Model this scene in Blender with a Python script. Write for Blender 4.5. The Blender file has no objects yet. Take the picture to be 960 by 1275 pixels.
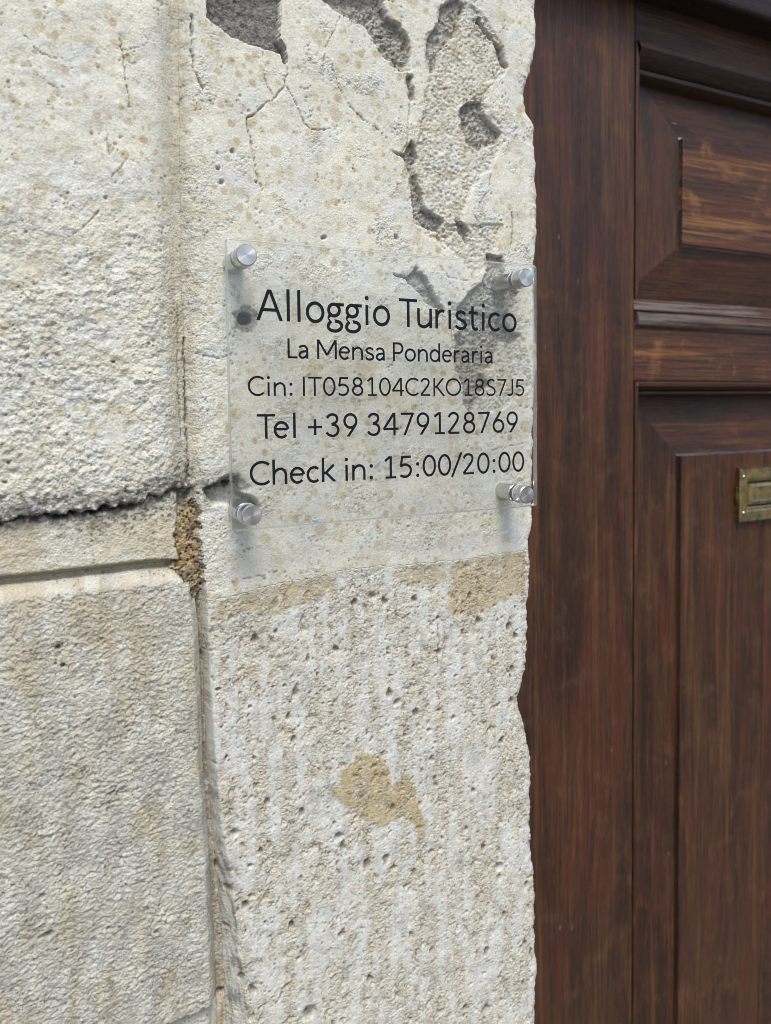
import bpy, bmesh, math, random
import numpy as np
from mathutils import Matrix, Vector
R = math.radians

# ------------------------------------------------------------------ camera
ZC = 1.45            # camera height above the street
DW = 0.41            # camera to wall face
F = 950.0            # focal length in photograph pixels (960 x 1275)
YAW, PITCH, ROLL = R(26.7), R(2.7), 0.012
CX, CY = 480.0, 552.0
fwd = np.array([math.sin(YAW)*math.cos(PITCH), math.cos(YAW)*math.cos(PITCH), -math.sin(PITCH)])
r0 = np.array([math.cos(YAW), -math.sin(YAW), 0.0])
u0 = np.cross(r0, fwd)
rgt = r0*math.cos(ROLL) - u0*math.sin(ROLL)
upv = u0*math.cos(ROLL) + r0*math.sin(ROLL)
CAM = np.array([0.0, -DW, ZC])

S = bpy.context.scene
C = S.collection
cd = bpy.data.cameras.new('camera'); cam = bpy.data.objects.new('camera', cd); C.objects.link(cam)
cam.matrix_world = Matrix(((rgt[0], upv[0], -fwd[0], CAM[0]), (rgt[1], upv[1], -fwd[1], CAM[1]),
                           (rgt[2], upv[2], -fwd[2], CAM[2]), (0, 0, 0, 1)))
cd.sensor_fit = 'VERTICAL'; cd.sensor_height = 36.0; cd.sensor_width = 36*960/1275
cd.lens = F/1275*36
cd.shift_y = (CY-637.5)/1275
cd.clip_start = 0.01; cd.clip_end = 500
cd.dof.use_dof = True; cd.dof.focus_distance = 0.43; cd.dof.aperture_fstop = 9.0
S.camera = cam
S.render.resolution_x, S.render.resolution_y = 771, 1024

# ------------------------------------------------------------------ light
SUN_EL, SUN_AZ = R(58), R(-14)        # azimuth from -Y (in front of the wall) towards +X
wd = bpy.data.worlds.new('World'); S.world = wd; wd.use_nodes = True
nt = wd.node_tree; bg = nt.nodes['Background']
sky = nt.nodes.new('ShaderNodeTexSky'); sky.sky_type = 'NISHITA'; sky.sun_disc = False
sky.sun_elevation = SUN_EL; sky.sun_rotation = math.pi - SUN_AZ
sky.air_density = 1.0; sky.dust_density = 3.0; sky.ozone_density = 1.0
nt.links.new(sky.outputs[0], bg.inputs[0]); bg.inputs[1].default_value = 0.1
sl = bpy.data.lights.new('sun', 'SUN'); sl.energy = 1.5; sl.angle = R(24); sl.color = (1.0, 0.97, 0.90)
so = bpy.data.objects.new('sun', sl); C.objects.link(so)
sd = Vector((math.sin(SUN_AZ)*math.cos(SUN_EL), -math.cos(SUN_AZ)*math.cos(SUN_EL), math.sin(SUN_EL)))
so.rotation_euler = sd.to_track_quat('Z', 'Y').to_euler(); so.location = (0, -3, 5)
vs = S.view_settings
vs.view_transform = 'Standard'; vs.look = 'None'; vs.gamma = 1.0; vs.use_curve_mapping = False
vs.exposure = 0.83
S.cycles.use_denoising = True; S.cycles.filter_width = 0.9

# ------------------------------------------------------------------ helpers
def P(px, py, Y=0.0):
    """photograph pixel -> point of the upright plane at depth Y"""
    d = fwd + rgt*((px-CX)/F) + upv*((CY-py)/F)
    t = (Y-CAM[1])/d[1]
    return CAM + d*t
def PXZ(pts, Y=0.0):
    a = np.array([P(x, y, Y) for x, y in pts]); return a[:, [0, 2]]

def empty(name, loc, label=None, cat=None, group=None, parent=None):
    o = bpy.data.objects.new(name, None); C.objects.link(o); o.location = loc
    o.empty_display_size = 0.05
    if parent: o.parent = parent
    tag(o, label, cat, group); return o
def tag(o, label=None, cat=None, group=None, kind=None):
    if label: o['label'] = label
    if cat: o['category'] = cat
    if group: o['group'] = group
    if kind: o['kind'] = kind
    return o
def link(name, me, mat, parent=None, loc=(0, 0, 0)):
    o = bpy.data.objects.new(name, me); C.objects.link(o); o.location = loc
    if mat: me.materials.append(mat)
    if parent: o.parent = parent
    return o
def bm_obj(name, bm, mat, parent=None, loc=(0, 0, 0), smooth=False, sharp=None):
    me = bpy.data.meshes.new(name)
    bmesh.ops.recalc_face_normals(bm, faces=bm.faces[:])
    bm.to_mesh(me); bm.free()
    if smooth:
        me.polygons.foreach_set('use_smooth', [True]*len(me.polygons))
        if sharp: me.set_sharp_from_angle(angle=sharp)
    return link(name, me, mat, parent, loc)

# ---- numpy noise
_rs = np.random.RandomState(7)
_perm = np.tile(_rs.permutation(512), 3)
_ga = _rs.rand(512)*2*np.pi; _gx, _gy = np.cos(_ga), np.sin(_ga)
_rv = _rs.rand(512, 4)
def _h(ix, iy, s): return _perm[_perm[(ix+s*37) & 511] + (iy & 511)]
def perlin(x, y, s=0):
    ix = np.floor(x).astype(np.int64); iy = np.floor(y).astype(np.int64)
    fx = x-ix; fy = y-iy
    u = fx*fx*fx*(fx*(fx*6-15)+10); v = fy*fy*fy*(fy*(fy*6-15)+10)
    def g(a, b):
        k = _h(ix+a, iy+b, s); return _gx[k]*(fx-a)+_gy[k]*(fy-b)
    a = g(0, 0); b = g(1, 0); c = g(0, 1); d = g(1, 1)
    return ((a+(b-a)*u)*(1-v)+(c+(d-c)*u)*v)*1.45
def fbm(x, y, o=4, s=0, gain=0.5):
    r = 0*x; a = 1.0; n = 0
    for i in range(o):
        r = r+a*perlin(x, y, s+i*5); n += a; a *= gain; x = x*2.03+3.1; y = y*2.03+1.7
    return r/n
def worley(x, y, s=0):
    ix = np.floor(x).astype(np.int64); iy = np.floor(y).astype(np.int64)
    f1 = np.full(x.shape, 9.0); f2 = np.full(x.shape, 9.0); r = np.zeros(x.shape); q = np.zeros(x.shape)
    for a in (-1, 0, 1):
        for b in (-1, 0, 1):
            k = _h(ix+a, iy+b, s)
            d = np.hypot(ix+a+_rv[k, 0]-x, iy+b+_rv[k, 1]-y)
            m = d < f1
            f2 = np.where(m, f1, np.minimum(f2, d)); r = np.where(m, _rv[k, 2], r); q = np.where(m, _rv[k, 3], q)
            f1 = np.where(m, d, f1)
    return f1, f2, r, q
def ss(a, b, x):
    t = np.clip((x-a)/(b-a), 0, 1); return t*t*(3-2*t)

# ------------------------------------------------------------------ node helpers
def new_mat(name):
    m = bpy.data.materials.new(name); m.use_nodes = True
    t = m.node_tree
    return m, t, t.nodes['Principled BSDF']
class N:
    def __init__(s, t): s.t = t
    def n(s, kind, **kw):
        nd = s.t.nodes.new(kind)
        for k, v in kw.items():
            if isinstance(k, str) and hasattr(nd, k) and k not in nd.inputs.keys(): setattr(nd, k, v)
        return nd
    def put(s, sock, v):
        if v is None: return
        if hasattr(v, 'is_output'): s.t.links.new(v, sock)
        else: sock.default_value = v
    def math(s, op, a, b=None, c=None, clamp=False):
        nd = s.t.nodes.new('ShaderNodeMath'); nd.operation = op; nd.use_clamp = clamp
        s.put(nd.inputs[0], a); s.put(nd.inputs[1], b)
        if c is not None: s.put(nd.inputs[2], c)
        return nd.outputs[0]
    def mix(s, f, a, b, mode='MIX'):
        nd = s.t.nodes.new('ShaderNodeMix'); nd.data_type = 'RGBA'; nd.blend_type = mode; nd.clamp_factor = True
        col = lambda v: v if hasattr(v, 'is_output') else (tuple(v)+(1,) if len(v) == 3 else v)
        s.put(nd.inputs[0], f); s.put(nd.inputs[6], col(a)); s.put(nd.inputs[7], col(b))
        return nd.outputs[2]
    def rng(s, v, a, b, c=0.0, d=1.0, kind='SMOOTHSTEP'):
        nd = s.t.nodes.new('ShaderNodeMapRange'); nd.interpolation_type = kind
        for i, x in enumerate((v, a, b, c, d)): s.put(nd.inputs[i], x)
        return nd.outputs[0]
    def noise(s, vec, scale, detail=4, rough=0.55, dist=0.0):
        nd = s.t.nodes.new('ShaderNodeTexNoise'); s.put(nd.inputs['Vector'], vec)
        nd.inputs['Scale'].default_value = scale; nd.inputs['Detail'].default_value = detail
        nd.inputs['Roughness'].default_value = rough; nd.inputs['Distortion'].default_value = dist
        return nd.outputs['Fac']
    def voro(s, vec, scale, feature='F1', out='Distance'):
        nd = s.t.nodes.new('ShaderNodeTexVoronoi'); nd.feature = feature
        s.put(nd.inputs['Vector'], vec); nd.inputs['Scale'].default_value = scale
        return nd.outputs[out]
    def coord(s, out='Object'):
        return s.t.nodes.new('ShaderNodeTexCoord').outputs[out]
    def mapping(s, vec, scale=(1, 1, 1), loc=(0, 0, 0), rot=(0, 0, 0)):
        nd = s.t.nodes.new('ShaderNodeMapping'); s.put(nd.inputs[0], vec)
        s.put(nd.inputs[1], loc); nd.inputs[2].default_value = rot; nd.inputs[3].default_value = scale
        return nd.outputs[0]
    def bump(s, h, strength, dist, normal=None):
        nd = s.t.nodes.new('ShaderNodeBump'); nd.inputs['Strength'].default_value = strength
        nd.inputs['Distance'].default_value = dist; s.put(nd.inputs['Height'], h)
        if normal is not None: s.put(nd.inputs['Normal'], normal)
        return nd.outputs[0]

# ------------------------------------------------------------------ materials
def stone_material():
    m, t, b = new_mat('weathered_stone'); k = N(t)
    pos = k.coord('Object')
    def att(nm):
        a = t.nodes.new('ShaderNodeAttribute'); a.attribute_name = nm
        sp = t.nodes.new('ShaderNodeSeparateColor'); t.links.new(a.outputs['Color'], sp.inputs[0])
        return sp.outputs[0], sp.outputs[1], sp.outputs[2], a.outputs['Alpha']
    tan, grey, dark, grit = att('stain_a')
    white, rust_shade, trav, _ = att('stain_shade_b')
    fine = k.noise(pos, 900, 5, 0.65); mid = k.noise(pos, 130, 5, 0.6); big = k.noise(pos, 28, 4, 0.55)
    # lime plaster
    base = k.mix(k.rng(big, 0.35, 0.68), (0.60, 0.598, 0.53), (0.68, 0.668, 0.575))
    base = k.mix(k.math('MULTIPLY', k.rng(mid, 0.52, 0.72), 0.45), base, (0.62, 0.555, 0.395))
    base = k.mix(k.math('MULTIPLY', k.rng(k.noise(pos, 60, 5, 0.62), 0.50, 0.68), 0.5), base, (0.67, 0.69, 0.66))
    # bare travertine
    tr = k.mix(k.rng(mid, 0.35, 0.65), (0.52, 0.495, 0.415), (0.60, 0.58, 0.50))
    tr = k.mix(k.math('MULTIPLY', k.rng(k.noise(pos, 210, 5, 0.6), 0.55, 0.70), 0.65), tr, (0.37, 0.28, 0.20))
    tr = k.mix(k.math('MULTIPLY', k.rng(k.noise(pos, 90, 4, 0.6), 0.53, 0.68), 0.45), tr, (0.585, 0.475, 0.31))
    col = k.mix(trav, base, tr)
    col = k.mix(k.math('MULTIPLY', white, k.rng(k.noise(pos, 300, 5, 0.7), 0.30, 0.55)), col, (0.61, 0.635, 0.62))
    col = k.mix(k.math('MULTIPLY', tan, k.rng(mid, 0.15, 0.6, 0.55, 0.95)), col, (0.44, 0.365, 0.215))
    ru = k.mix(k.rng(k.noise(pos, 330, 5, 0.7), 0.4, 0.62), (0.20, 0.125, 0.062), (0.46, 0.35, 0.19))
    col = k.mix(rust_shade, col, ru)
    gr = k.mix(k.rng(k.noise(pos, 420, 5, 0.72), 0.36, 0.66), (0.165, 0.16, 0.145), (0.44, 0.43, 0.39))
    col = k.mix(grey, col, gr)
    col = k.mix(k.math('MULTIPLY', dark, k.rng(fine, 0.25, 0.5, 0.6, 1.0)), col, (0.045, 0.046, 0.048))
    # grain of the stone itself
    col = k.mix(1.0, col, k.mix(k.rng(fine, 0.3, 0.7), (0.86, 0.86, 0.86), (1.1, 1.1, 1.1)), 'MULTIPLY')
    sp = k.math('MULTIPLY', k.rng(k.voro(pos, 560), 0.16, 0.30, 1.0, 0.0), k.rng(k.noise(pos, 75, 4, 0.6), 0.50, 0.60))
    sp2 = k.math('MULTIPLY', k.rng(k.voro(k.mapping(pos, (1, 1, 1), (3.1, 0, 1.7)), 230), 0.13, 0.25, 1.0, 0.0), k.rng(k.noise(pos, 48, 4, 0.6), 0.54, 0.62))
    col = k.mix(k.math('MULTIPLY', k.math('MAXIMUM', sp, sp2), k.math('ADD', k.math('MULTIPLY', grit, 0.5), 0.28)), col, (0.15, 0.13, 0.105))
    k.put(b.inputs['Base Color'], col)
    b.inputs['Roughness'].default_value = 0.9
    b.inputs['Specular IOR Level'].default_value = 0.25
    h = k.math('ADD', k.math('MULTIPLY', k.noise(pos, 420, 6, 0.72), 0.55), k.math('MULTIPLY', fine, 0.5))
    h = k.math('ADD', h, k.math('MULTIPLY', k.voro(k.mapping(pos, (1, 1, 1)), 760), -0.45))
    k.put(b.inputs['Normal'], k.bump(k.math('MULTIPLY', h, k.math('ADD', k.math('MULTIPLY', grit, 0.85), 0.16)), 0.85, 0.0014))
    return m

def wood_material(name, axis, worn=0.0, tone=1.0, rub=0.0):
    """axis: 'Z' grain runs upright, 'X' grain runs level; worn: share of grey weathered / rubbed wood"""
    m, t, b = new_mat(name); k = N(t)
    an = t.nodes.new('ShaderNodeAttribute'); an.attribute_type = 'OBJECT'; an.attribute_name = 'grain'; inf = an.outputs['Fac']
    cmb = t.nodes.new('ShaderNodeCombineXYZ')
    for i in range(3): k.put(cmb.inputs[i], k.math('MULTIPLY', inf, (7.0, 3.0, 5.0)[i]))
    pos = k.mapping(k.coord('Object'), loc=cmb.outputs[0])
    if axis == 'Z': st, st2 = (1, 1, 0.035), (1, 1, 0.14)
    else: st, st2 = (0.035, 1, 1), (0.14, 1, 1)
    g1 = k.noise(k.mapping(pos, st), 420, 5, 0.65, 0.15)
    g2 = k.noise(k.mapping(pos, st), 1500, 3, 0.6)
    g3 = k.noise(k.mapping(pos, st2), 60, 4, 0.6, 0.4)
    blot = k.noise(k.mapping(pos, st2), 22, 5, 0.62, 0.6)
    blot2 = k.noise(pos, 34, 5, 0.65, 0.3)
    dk = tuple(c*tone for c in (0.013, 0.0075, 0.0058)); rd = tuple(c*tone for c in (0.062, 0.0185, 0.0098))
    br = tuple(c*tone for c in (0.054, 0.0235, 0.0112)); og = tuple(c*tone for c in (0.185, 0.085, 0.030))
    col = k.mix(k.rng(g3, 0.33, 0.66), rd, br)
    col = k.mix(k.math('MULTIPLY', k.rng(blot, 0.44, 0.64), 0.78), col, dk)
    col = k.mix(k.math('MULTIPLY', k.rng(k.noise(k.mapping(pos, st), 95, 6, 0.7, 0.3), 0.50, 0.66), 0.28+rub), col, og)
    col = k.mix(k.math('MULTIPLY', k.rng(blot2, 0.52, 0.72), 0.20+rub*0.9), col, og)
    col = k.mix(k.math('MULTIPLY', k.rng(g1, 0.47, 0.60), 0.55), col, dk)
    col = k.mix(k.math('MULTIPLY', k.rng(g2, 0.55, 0.75), 0.30), col, og)
    # small chips and scuffs down to pale wood
    sc = k.math('MULTIPLY', k.rng(k.voro(k.mapping(pos, st2), 120), 0.06, 0.12, 1.0, 0.0), k.rng(k.noise(pos, 55, 2), 0.6, 0.68))
    col = k.mix(k.math('MULTIPLY', sc, 0.7), col, (0.26, 0.17, 0.10))
    if worn > 0.5:
        col = k.mix(k.math('MULTIPLY', k.rng(k.noise(k.mapping(pos, st), 200, 5, 0.7), 0.42, 0.6), 0.75), col, (0.16, 0.15, 0.145))
    k.put(b.inputs['Base Color'], col)
    k.put(b.inputs['Roughness'], k.rng(k.math('ADD', blot2, k.math('MULTIPLY', g1, 0.4)), 0.5, 0.9, 0.30, 0.55))
    b.inputs['Specular IOR Level'].default_value = 0.38
    h = k.math('ADD', k.math('MULTIPLY', g1, -1.0), k.math('MULTIPLY', g2, -0.5))
    h = k.math('ADD', h, k.math('MULTIPLY', k.noise(pos, 90, 4, 0.6), 0.9))
    k.put(b.inputs['Normal'], k.bump(h, 0.7 if worn < 0.5 else 1.0, 0.0010))
    return m

def metal_material(name, col, rough, aniso=0.0, stain=None):
    m, t, b = new_mat(name); k = N(t)
    pos = k.coord('Object')
    n = k.noise(pos, 140, 3, 0.5)
    c = k.mix(k.rng(n, 0.3, 0.7), tuple(x*0.93 for x in col), col)
    if stain:
        c = k.mix(k.rng(k.noise(pos, 110, 5, 0.65), 0.42, 0.66), c, stain)
    k.put(b.inputs['Base Color'], c)
    b.inputs['Metallic'].default_value = 1.0
    k.put(b.inputs['Roughness'], k.rng(n, 0.3, 0.7, rough*0.85, rough*1.2))
    if aniso:
        tg = t.nodes.new('ShaderNodeTangent'); tg.direction_type = 'RADIAL'; tg.axis = 'Y'
        b.inputs['Anisotropic'].default_value = aniso
        t.links.new(tg.outputs[0], b.inputs['Tangent'])
    return m

STONE = stone_material()
WOOD_V = wood_material('varnished_wood_upright_grain', 'Z', 0.0, 1.18)
WOOD_H = wood_material('varnished_wood_level_grain', 'X')
WOOD_RAIL = wood_material('rubbed_wood_level_grain', 'X', 0.0, 1.5, 0.5)
WOOD_GREY = wood_material('weathered_wood_level_grain', 'X', 0.8)
WOOD_DARK = wood_material('dark_wood_level_grain', 'X', 0.0, 0.35)
STEEL = metal_material('brushed_steel', (0.62, 0.61, 0.58), 0.30)
STEEL_CAP = metal_material('turned_steel', (0.64, 0.63, 0.61), 0.27, 0.85)
BRASS = metal_material('tarnished_brass', (0.55, 0.43, 0.20), 0.30, 0, (0.27, 0.24, 0.15))

def acrylic_material():
    m = bpy.data.materials.new('clear_acrylic'); m.use_nodes = True; t = m.node_tree; t.nodes.clear(); k = N(t)
    out = t.nodes.new('ShaderNodeOutputMaterial')
    tr = t.nodes.new('ShaderNodeBsdfTransparent'); tr.inputs[0].default_value = (0.985, 0.99, 0.988, 1)
    gl = t.nodes.new('ShaderNodeBsdfGlossy'); gl.inputs['Roughness'].default_value = 0.02
    fr = t.nodes.new('ShaderNodeFresnel'); fr.inputs[0].default_value = 1.49
    bf = t.nodes.new('ShaderNodeNewGeometry').outputs['Backfacing']
    k.put(fr.inputs[0], k.math('ADD', k.math('MULTIPLY', bf, 1/1.49-1.49), 1.49))
    mx = t.nodes.new('ShaderNodeMixShader')
    t.links.new(fr.outputs[0], mx.inputs[0]); t.links.new(tr.outputs[0], mx.inputs[1]); t.links.new(gl.outputs[0], mx.inputs[2])
    df = t.nodes.new('ShaderNodeBsdfDiffuse'); df.inputs[0].default_value = (0.8, 0.8, 0.78, 1)
    m3 = t.nodes.new('ShaderNodeMixShader'); pos = k.coord('Object')
    k.put(m3.inputs[0], k.math('ADD', k.rng(k.noise(pos, 26, 5, 0.6, 0.5), 0.45, 0.75, 0.004, 0.035), k.math('MULTIPLY', k.rng(k.noise(pos, 1400, 2, 0.5), 0.66, 0.74), 0.10)))
    t.links.new(mx.outputs[0], m3.inputs[1]); t.links.new(df.outputs[0], m3.inputs[2])
    t.links.new(m3.outputs[0], out.inputs[0]); return m
def acrylic_edge_material():
    m = bpy.data.materials.new('polished_acrylic_edge'); m.use_nodes = True; t = m.node_tree; t.nodes.clear()
    out = t.nodes.new('ShaderNodeOutputMaterial')
    a = t.nodes.new('ShaderNodeBsdfTransparent'); a.inputs[0].default_value = (0.86, 0.9, 0.9, 1)
    d = t.nodes.new('ShaderNodeBsdfTranslucent'); d.inputs[0].default_value = (0.80, 0.84, 0.85, 1)
    g = t.nodes.new('ShaderNodeBsdfGlossy'); g.inputs['Roughness'].default_value = 0.15; g.inputs[0].default_value = (0.9, 0.92, 0.93, 1)
    m1 = t.nodes.new('ShaderNodeMixShader'); m1.inputs[0].default_value = 0.45
    m2 = t.nodes.new('ShaderNodeMixShader'); m2.inputs[0].default_value = 0.30
    t.links.new(a.outputs[0], m1.inputs[1]); t.links.new(d.outputs[0], m1.inputs[2])
    t.links.new(m1.outputs[0], m2.inputs[1]); t.links.new(g.outputs[0], m2.inputs[2]); t.links.new(m2.outputs[0], out.inputs[0])
    return m
ACRYL = acrylic_material(); ACRYL_EDGE = acrylic_edge_material()
INK, _t, _b = new_mat('blue_black_vinyl'); _b.inputs['Base Color'].default_value = (0.008, 0.009, 0.016, 1); _b.inputs['Roughness'].default_value = 0.6; _b.inputs['Specular IOR Level'].default_value = 0.15

# ------------------------------------------------------------------ street ground
def paving_material():
    m, t, b = new_mat('street_paving'); k = N(t); pos = k.coord('Object')
    br = t.nodes.new('ShaderNodeTexBrick'); k.put(br.inputs['Vector'], pos); br.inputs['Scale'].default_value = 4.0
    br.inputs['Color1'].default_value = (0.13, 0.125, 0.115, 1); br.inputs['Color2'].default_value = (0.17, 0.16, 0.15, 1)
    br.inputs['Mortar'].default_value = (0.06, 0.058, 0.055, 1); br.inputs['Mortar Size'].default_value = 0.012
    k.put(b.inputs['Base Color'], k.mix(k.rng(k.noise(pos, 30, 5), 0.3, 0.7, 0.0, 0.4), br.outputs[0], (0.10, 0.095, 0.09)))
    b.inputs['Roughness'].default_value = 0.75
    return m
bm = bmesh.new()
vs4 = [bm.verts.new(v) for v in ((-150, -150, 0), (150, -150, 0), (150, 150, 0), (-150, 150, 0))]; bm.faces.new(vs4)
tag(bm_obj('street', bm, paving_material()), kind='structure')

# ------------------------------------------------------------------ the stone wall and the door jamb (relief in mm)
def axis(a, d0, d1, lo, hi):
    """dense samples from a[0] to a[1] with steps d0..d1, then growing steps out to lo and hi"""
    x = [a[0]]
    while x[-1] < a[1]: x.append(x[-1]+d0+(d1-d0)*(x[-1]-a[0])/(a[1]-a[0]))
    st = d1; up = [x[-1]]
    while up[-1] < hi: st *= 1.22; up.append(min(up[-1]+min(st, 0.03), hi))
    st = d0; dn = [x[0]]
    while dn[-1] > lo: st *= 1.22; dn.append(max(dn[-1]-min(st, 0.03), lo))
    return np.array(dn[:0:-1]+x+up[1:])
edge_px = [(667, -40), (667, 60), (661, 85), (656, 100), (652, 128), (655, 140), (663, 155), (667, 200), (668, 300), (665, 330), (666, 360), (668, 470), (665, 520),
           (662, 580), (663, 640), (660, 670), (660, 720), (657, 760), (657, 815), (652, 850), (646, 868), (648, 888), (653, 905), (659, 930), (662, 1000), (662, 1060), (667, 1110), (667, 1160), (669, 1200), (667, 1330)]
E = PXZ(edge_px); XMAX = 0.335; XW = 0.285
gx = axis((-0.02, XMAX), 0.00050, 0.00076, -0.9, XMAX)
gx = gx[gx <= XMAX+1e-6]; gx[-1] = XMAX
gz = axis((-0.45, 0.295), 0.00062, 0.00062, -1.45, 1.15)+ZC
nx, nz = len(gx), len(gz)
Xg, Zg = np.meshgrid(gx, gz)
def curve_x(pts, z):            # x of an upright curve at height z
    a = PXZ(pts); o = np.argsort(a[:, 1]); return np.interp(z, a[o, 1], a[o, 0])
def curve_z(pts, x):
    a = PXZ(pts); o = np.argsort(a[:, 0]); return np.interp(x, a[o, 0], a[o, 1])
Xe = np.interp(gz, E[::-1, 1], E[::-1, 0])
zz = gz*1000
Xe = Xe + (fbm(zz/9.0, zz*0+3.3, 5, 3, 0.68)*0.0022 + fbm(zz/30.0, zz*0+8.3, 2, 9)*0.0010)
w = np.clip((Xg-XW)/(XMAX-XW), 0, 1)
Xg = np.where(Xg > XW, XW+w*(Xe[:, None]-XW), Xg)
x = Xg*1000; z = Zg*1000           # millimetres
dx_edge = (Xe[:, None]-Xg)*1000

# domain warp shared by outlines
wx = fbm(x/8, z/8, 5, 21, 0.62)*2.4; wz = fbm(x/8+40, z/8, 5, 22, 0.62)*2.4
jx = fbm(x/2.2, z/2.2, 2, 23)*0.55+fbm(x/5, z/5, 2, 25)*0.9; jz = fbm(x/2.2+9, z/2.2, 2, 24)*0.55+fbm(x/5+9, z/5, 2, 26)*0.9

def sub(bx, mg):
    """index window of the grid around a bounding box (mm)"""
    x0, x1, z0, z1 = bx
    i = np.where((gz*1000 > z0-mg) & (gz*1000 < z1+mg))[0]; j = np.where((gx*1000 > x0-mg) & (gx*1000 < x1+mg))[0]
    if len(i) == 0 or len(j) == 0: return None
    return slice(i[0], i[-1]+1), slice(j[0], j[-1]+1)
def seg_d(px, pz, a, b):
    d = b-a; L = max((d*d).sum(), 1e-9)
    t = np.clip(((px-a[0])*d[0]+(pz-a[1])*d[1])/L, 0, 1)
    return np.hypot(px-a[0]-t*d[0], pz-a[1]-t*d[1])
def poly_sdf(pts, warp=1.0, mg=12):
    """signed distance in mm, positive inside; full-size array, -99 far away"""
    a = PXZ(pts)*1000; out = np.full(x.shape, -99.0)
    w_ = sub((a[:, 0].min(), a[:, 0].max(), a[:, 1].min(), a[:, 1].max()), mg)
    if w_ is None: return out
    X = x[w_]+wx[w_]*warp; Z = z[w_]+wz[w_]*warp
    d = np.full(X.shape, 1e9); ins = np.zeros(X.shape, bool)
    for i in range(len(a)):
        p, q = a[i], a[(i+1) % len(a)]
        d = np.minimum(d, seg_d(X, Z, p, q))
        c = (p[1] > Z) != (q[1] > Z)
        ins ^= c & (X < (q[0]-p[0])*(Z-p[1])/(q[1]-p[1]+1e-12)+p[0])
    out[w_] = np.where(ins, d, -d); return out
def line_d(pts, warp=0.5, mg=12):
    a = PXZ(pts)*1000; out = np.full(x.shape, 99.0)
    w_ = sub((a[:, 0].min(), a[:, 0].max(), a[:, 1].min(), a[:, 1].max()), mg)
    if w_ is None: return out
    X = x[w_]+jx[w_]*2*warp; Z = z[w_]+jz[w_]*2*warp
    d = np.full(X.shape, 1e9)
    for i in range(len(a)-1): d = np.minimum(d, seg_d(X, Z, a[i], a[i+1]))
    out[w_] = d; return out

# outlines of the joints
XC = curve_x([(222, -60), (224, 150), (226, 300), (229, 420), (233, 520), (238, 620), (238, 640)], Zg)
JL = curve_x([(222, 610), (224, 660), (230, 700), (244, 735), (249, 780), (252, 850), (255, 950), (262, 1050), (267, 1150), (271, 1250), (272, 1350)], Zg)
JR = curve_x([(248, 600), (249, 650), (252, 700), (258, 760), (262, 850), (268, 950), (274, 1020), (286, 1090), (297, 1170), (304, 1240), (312, 1350)], Zg)
zk = curve_z([(-60, 650), (0, 648), (40, 646), (80, 641), (110, 640), (140, 633), (170, 628), (200, 617), (220, 610), (245, 611), (262, 607), (282, 603), (300, 606), (320, 612), (345, 622)], Xg)
zgr = curve_z([(-60, 725), (0, 719), (60, 713), (110, 707), (140, 704), (180, 699), (212, 697), (246, 700)], Xg)
zbt = curve_z([(-200, 1330), (0, 1315), (205, 1275), (270, 1250), (300, 1240)], Xg)
wig = fbm(x/3.5, z/3.5, 4, 31)
dk = z-zk*1000 + fbm(x/8, z/22, 5, 33, 0.6)*4.6 + wig*1.5        # above the broken joint: positive
upper = dk > 0
xm_low = JL*0.6+JR*0.4
XJ = np.where(dk > 0, XC, xm_low)
left = Xg < XJ
jamb = ~left
gd = zgr*1000 - z + wig*0.35                            # below strip edge: positive
bd = zbt*1000 - z + wig*0.6
A_ = left & upper
B_ = left & ~upper & (gd < 3.0)
C_ = left & ~upper & (gd >= 3.0) & (bd < 0)
D_ = left & (bd >= 0)
# plaster edge across the jamb
zd = curve_z([(240, 752), (262, 748), (330, 730), (440, 708), (560, 698), (660, 684), (680, 682)], Xg)*1000
dd = z-zd+fbm(x/12, z/12, 4, 41)*2.4                    # positive above: plaster
J1 = jamb & (dd > 0); J2 = jamb & (dd <= 0)

h = np.zeros_like(x)
n30 = fbm(x/34, z/34, 4, 51); n8 = fbm(x/8, z/8, 5, 52); n3 = fbm(x/3.0, z/3.0, 4, 53)
n1 = fbm(x/1.5, z/1.5, 3, 56, 0.6)
f1, f2, rr, qq = worley(x/3.9+n8*0.7+n3*0.35, z/3.1+n3*0.6, 54)
knob = (0.55-f1)*(0.4+1.2*rr)                                        # lumps
g1_, g2_, gr_, gq_ = worley(x/2.1+n3*0.4, z/2.1, 55)
# --- upper left block: trowelled lime above, knobbly below
Z_of = lambda y: P(100, y)[2]*1000
rough = ss(Z_of(150), Z_of(420), z)*ss(-0.35, 0.25, n30+0.25)
rough = np.clip(rough*0.95+0.12*ss(0.1, 0.5, n8), 0, 1)
hA = 3.2+n30*1.6+n8*0.45+n3*0.14 + rough*(0.95*knob+0.8*n3+n8*0.95+0.6*n1)
# --- strip
hB = -2.2+n30*1.1+n8*0.85+n3*0.42+0.25*n1+0.25*knob
# --- tooled lower block
colm = x/9.5+fbm(x/40, z/60, 2, 61)*1.2+n8*0.25
cph = _rv[(np.floor(colm).astype(int)) & 511, 0]*9
tool = perlin(colm*1.9, z/2.5+cph+fbm(x/9, z/9, 3, 62)*1.2, 63)
w1, _w2, w3, w4 = worley(x/3.6+n8*0.5+n3*0.3, z/2.2+n8*0.5+n3*0.25, 64)
t2 = (0.5-w1)*(0.3+1.3*w3)
amp = 0.62+0.55*fbm(x/22, z/22, 3, 66)
margin = ss(2.0, 9.0, (JL-Xg)*1000+n8*1.5)
hC = 3.0+n30*1.4+n8*0.35+margin*(amp*(0.50*tool+0.95*t2)+0.40*n3+0.75*n1)+0.16*n3
hC = hC - 5.5*ss(5.0, 0.0, (JL-Xg)*1000+n8*0.5)          # worn right arris
hD = hC*1.0-6.0
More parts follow.
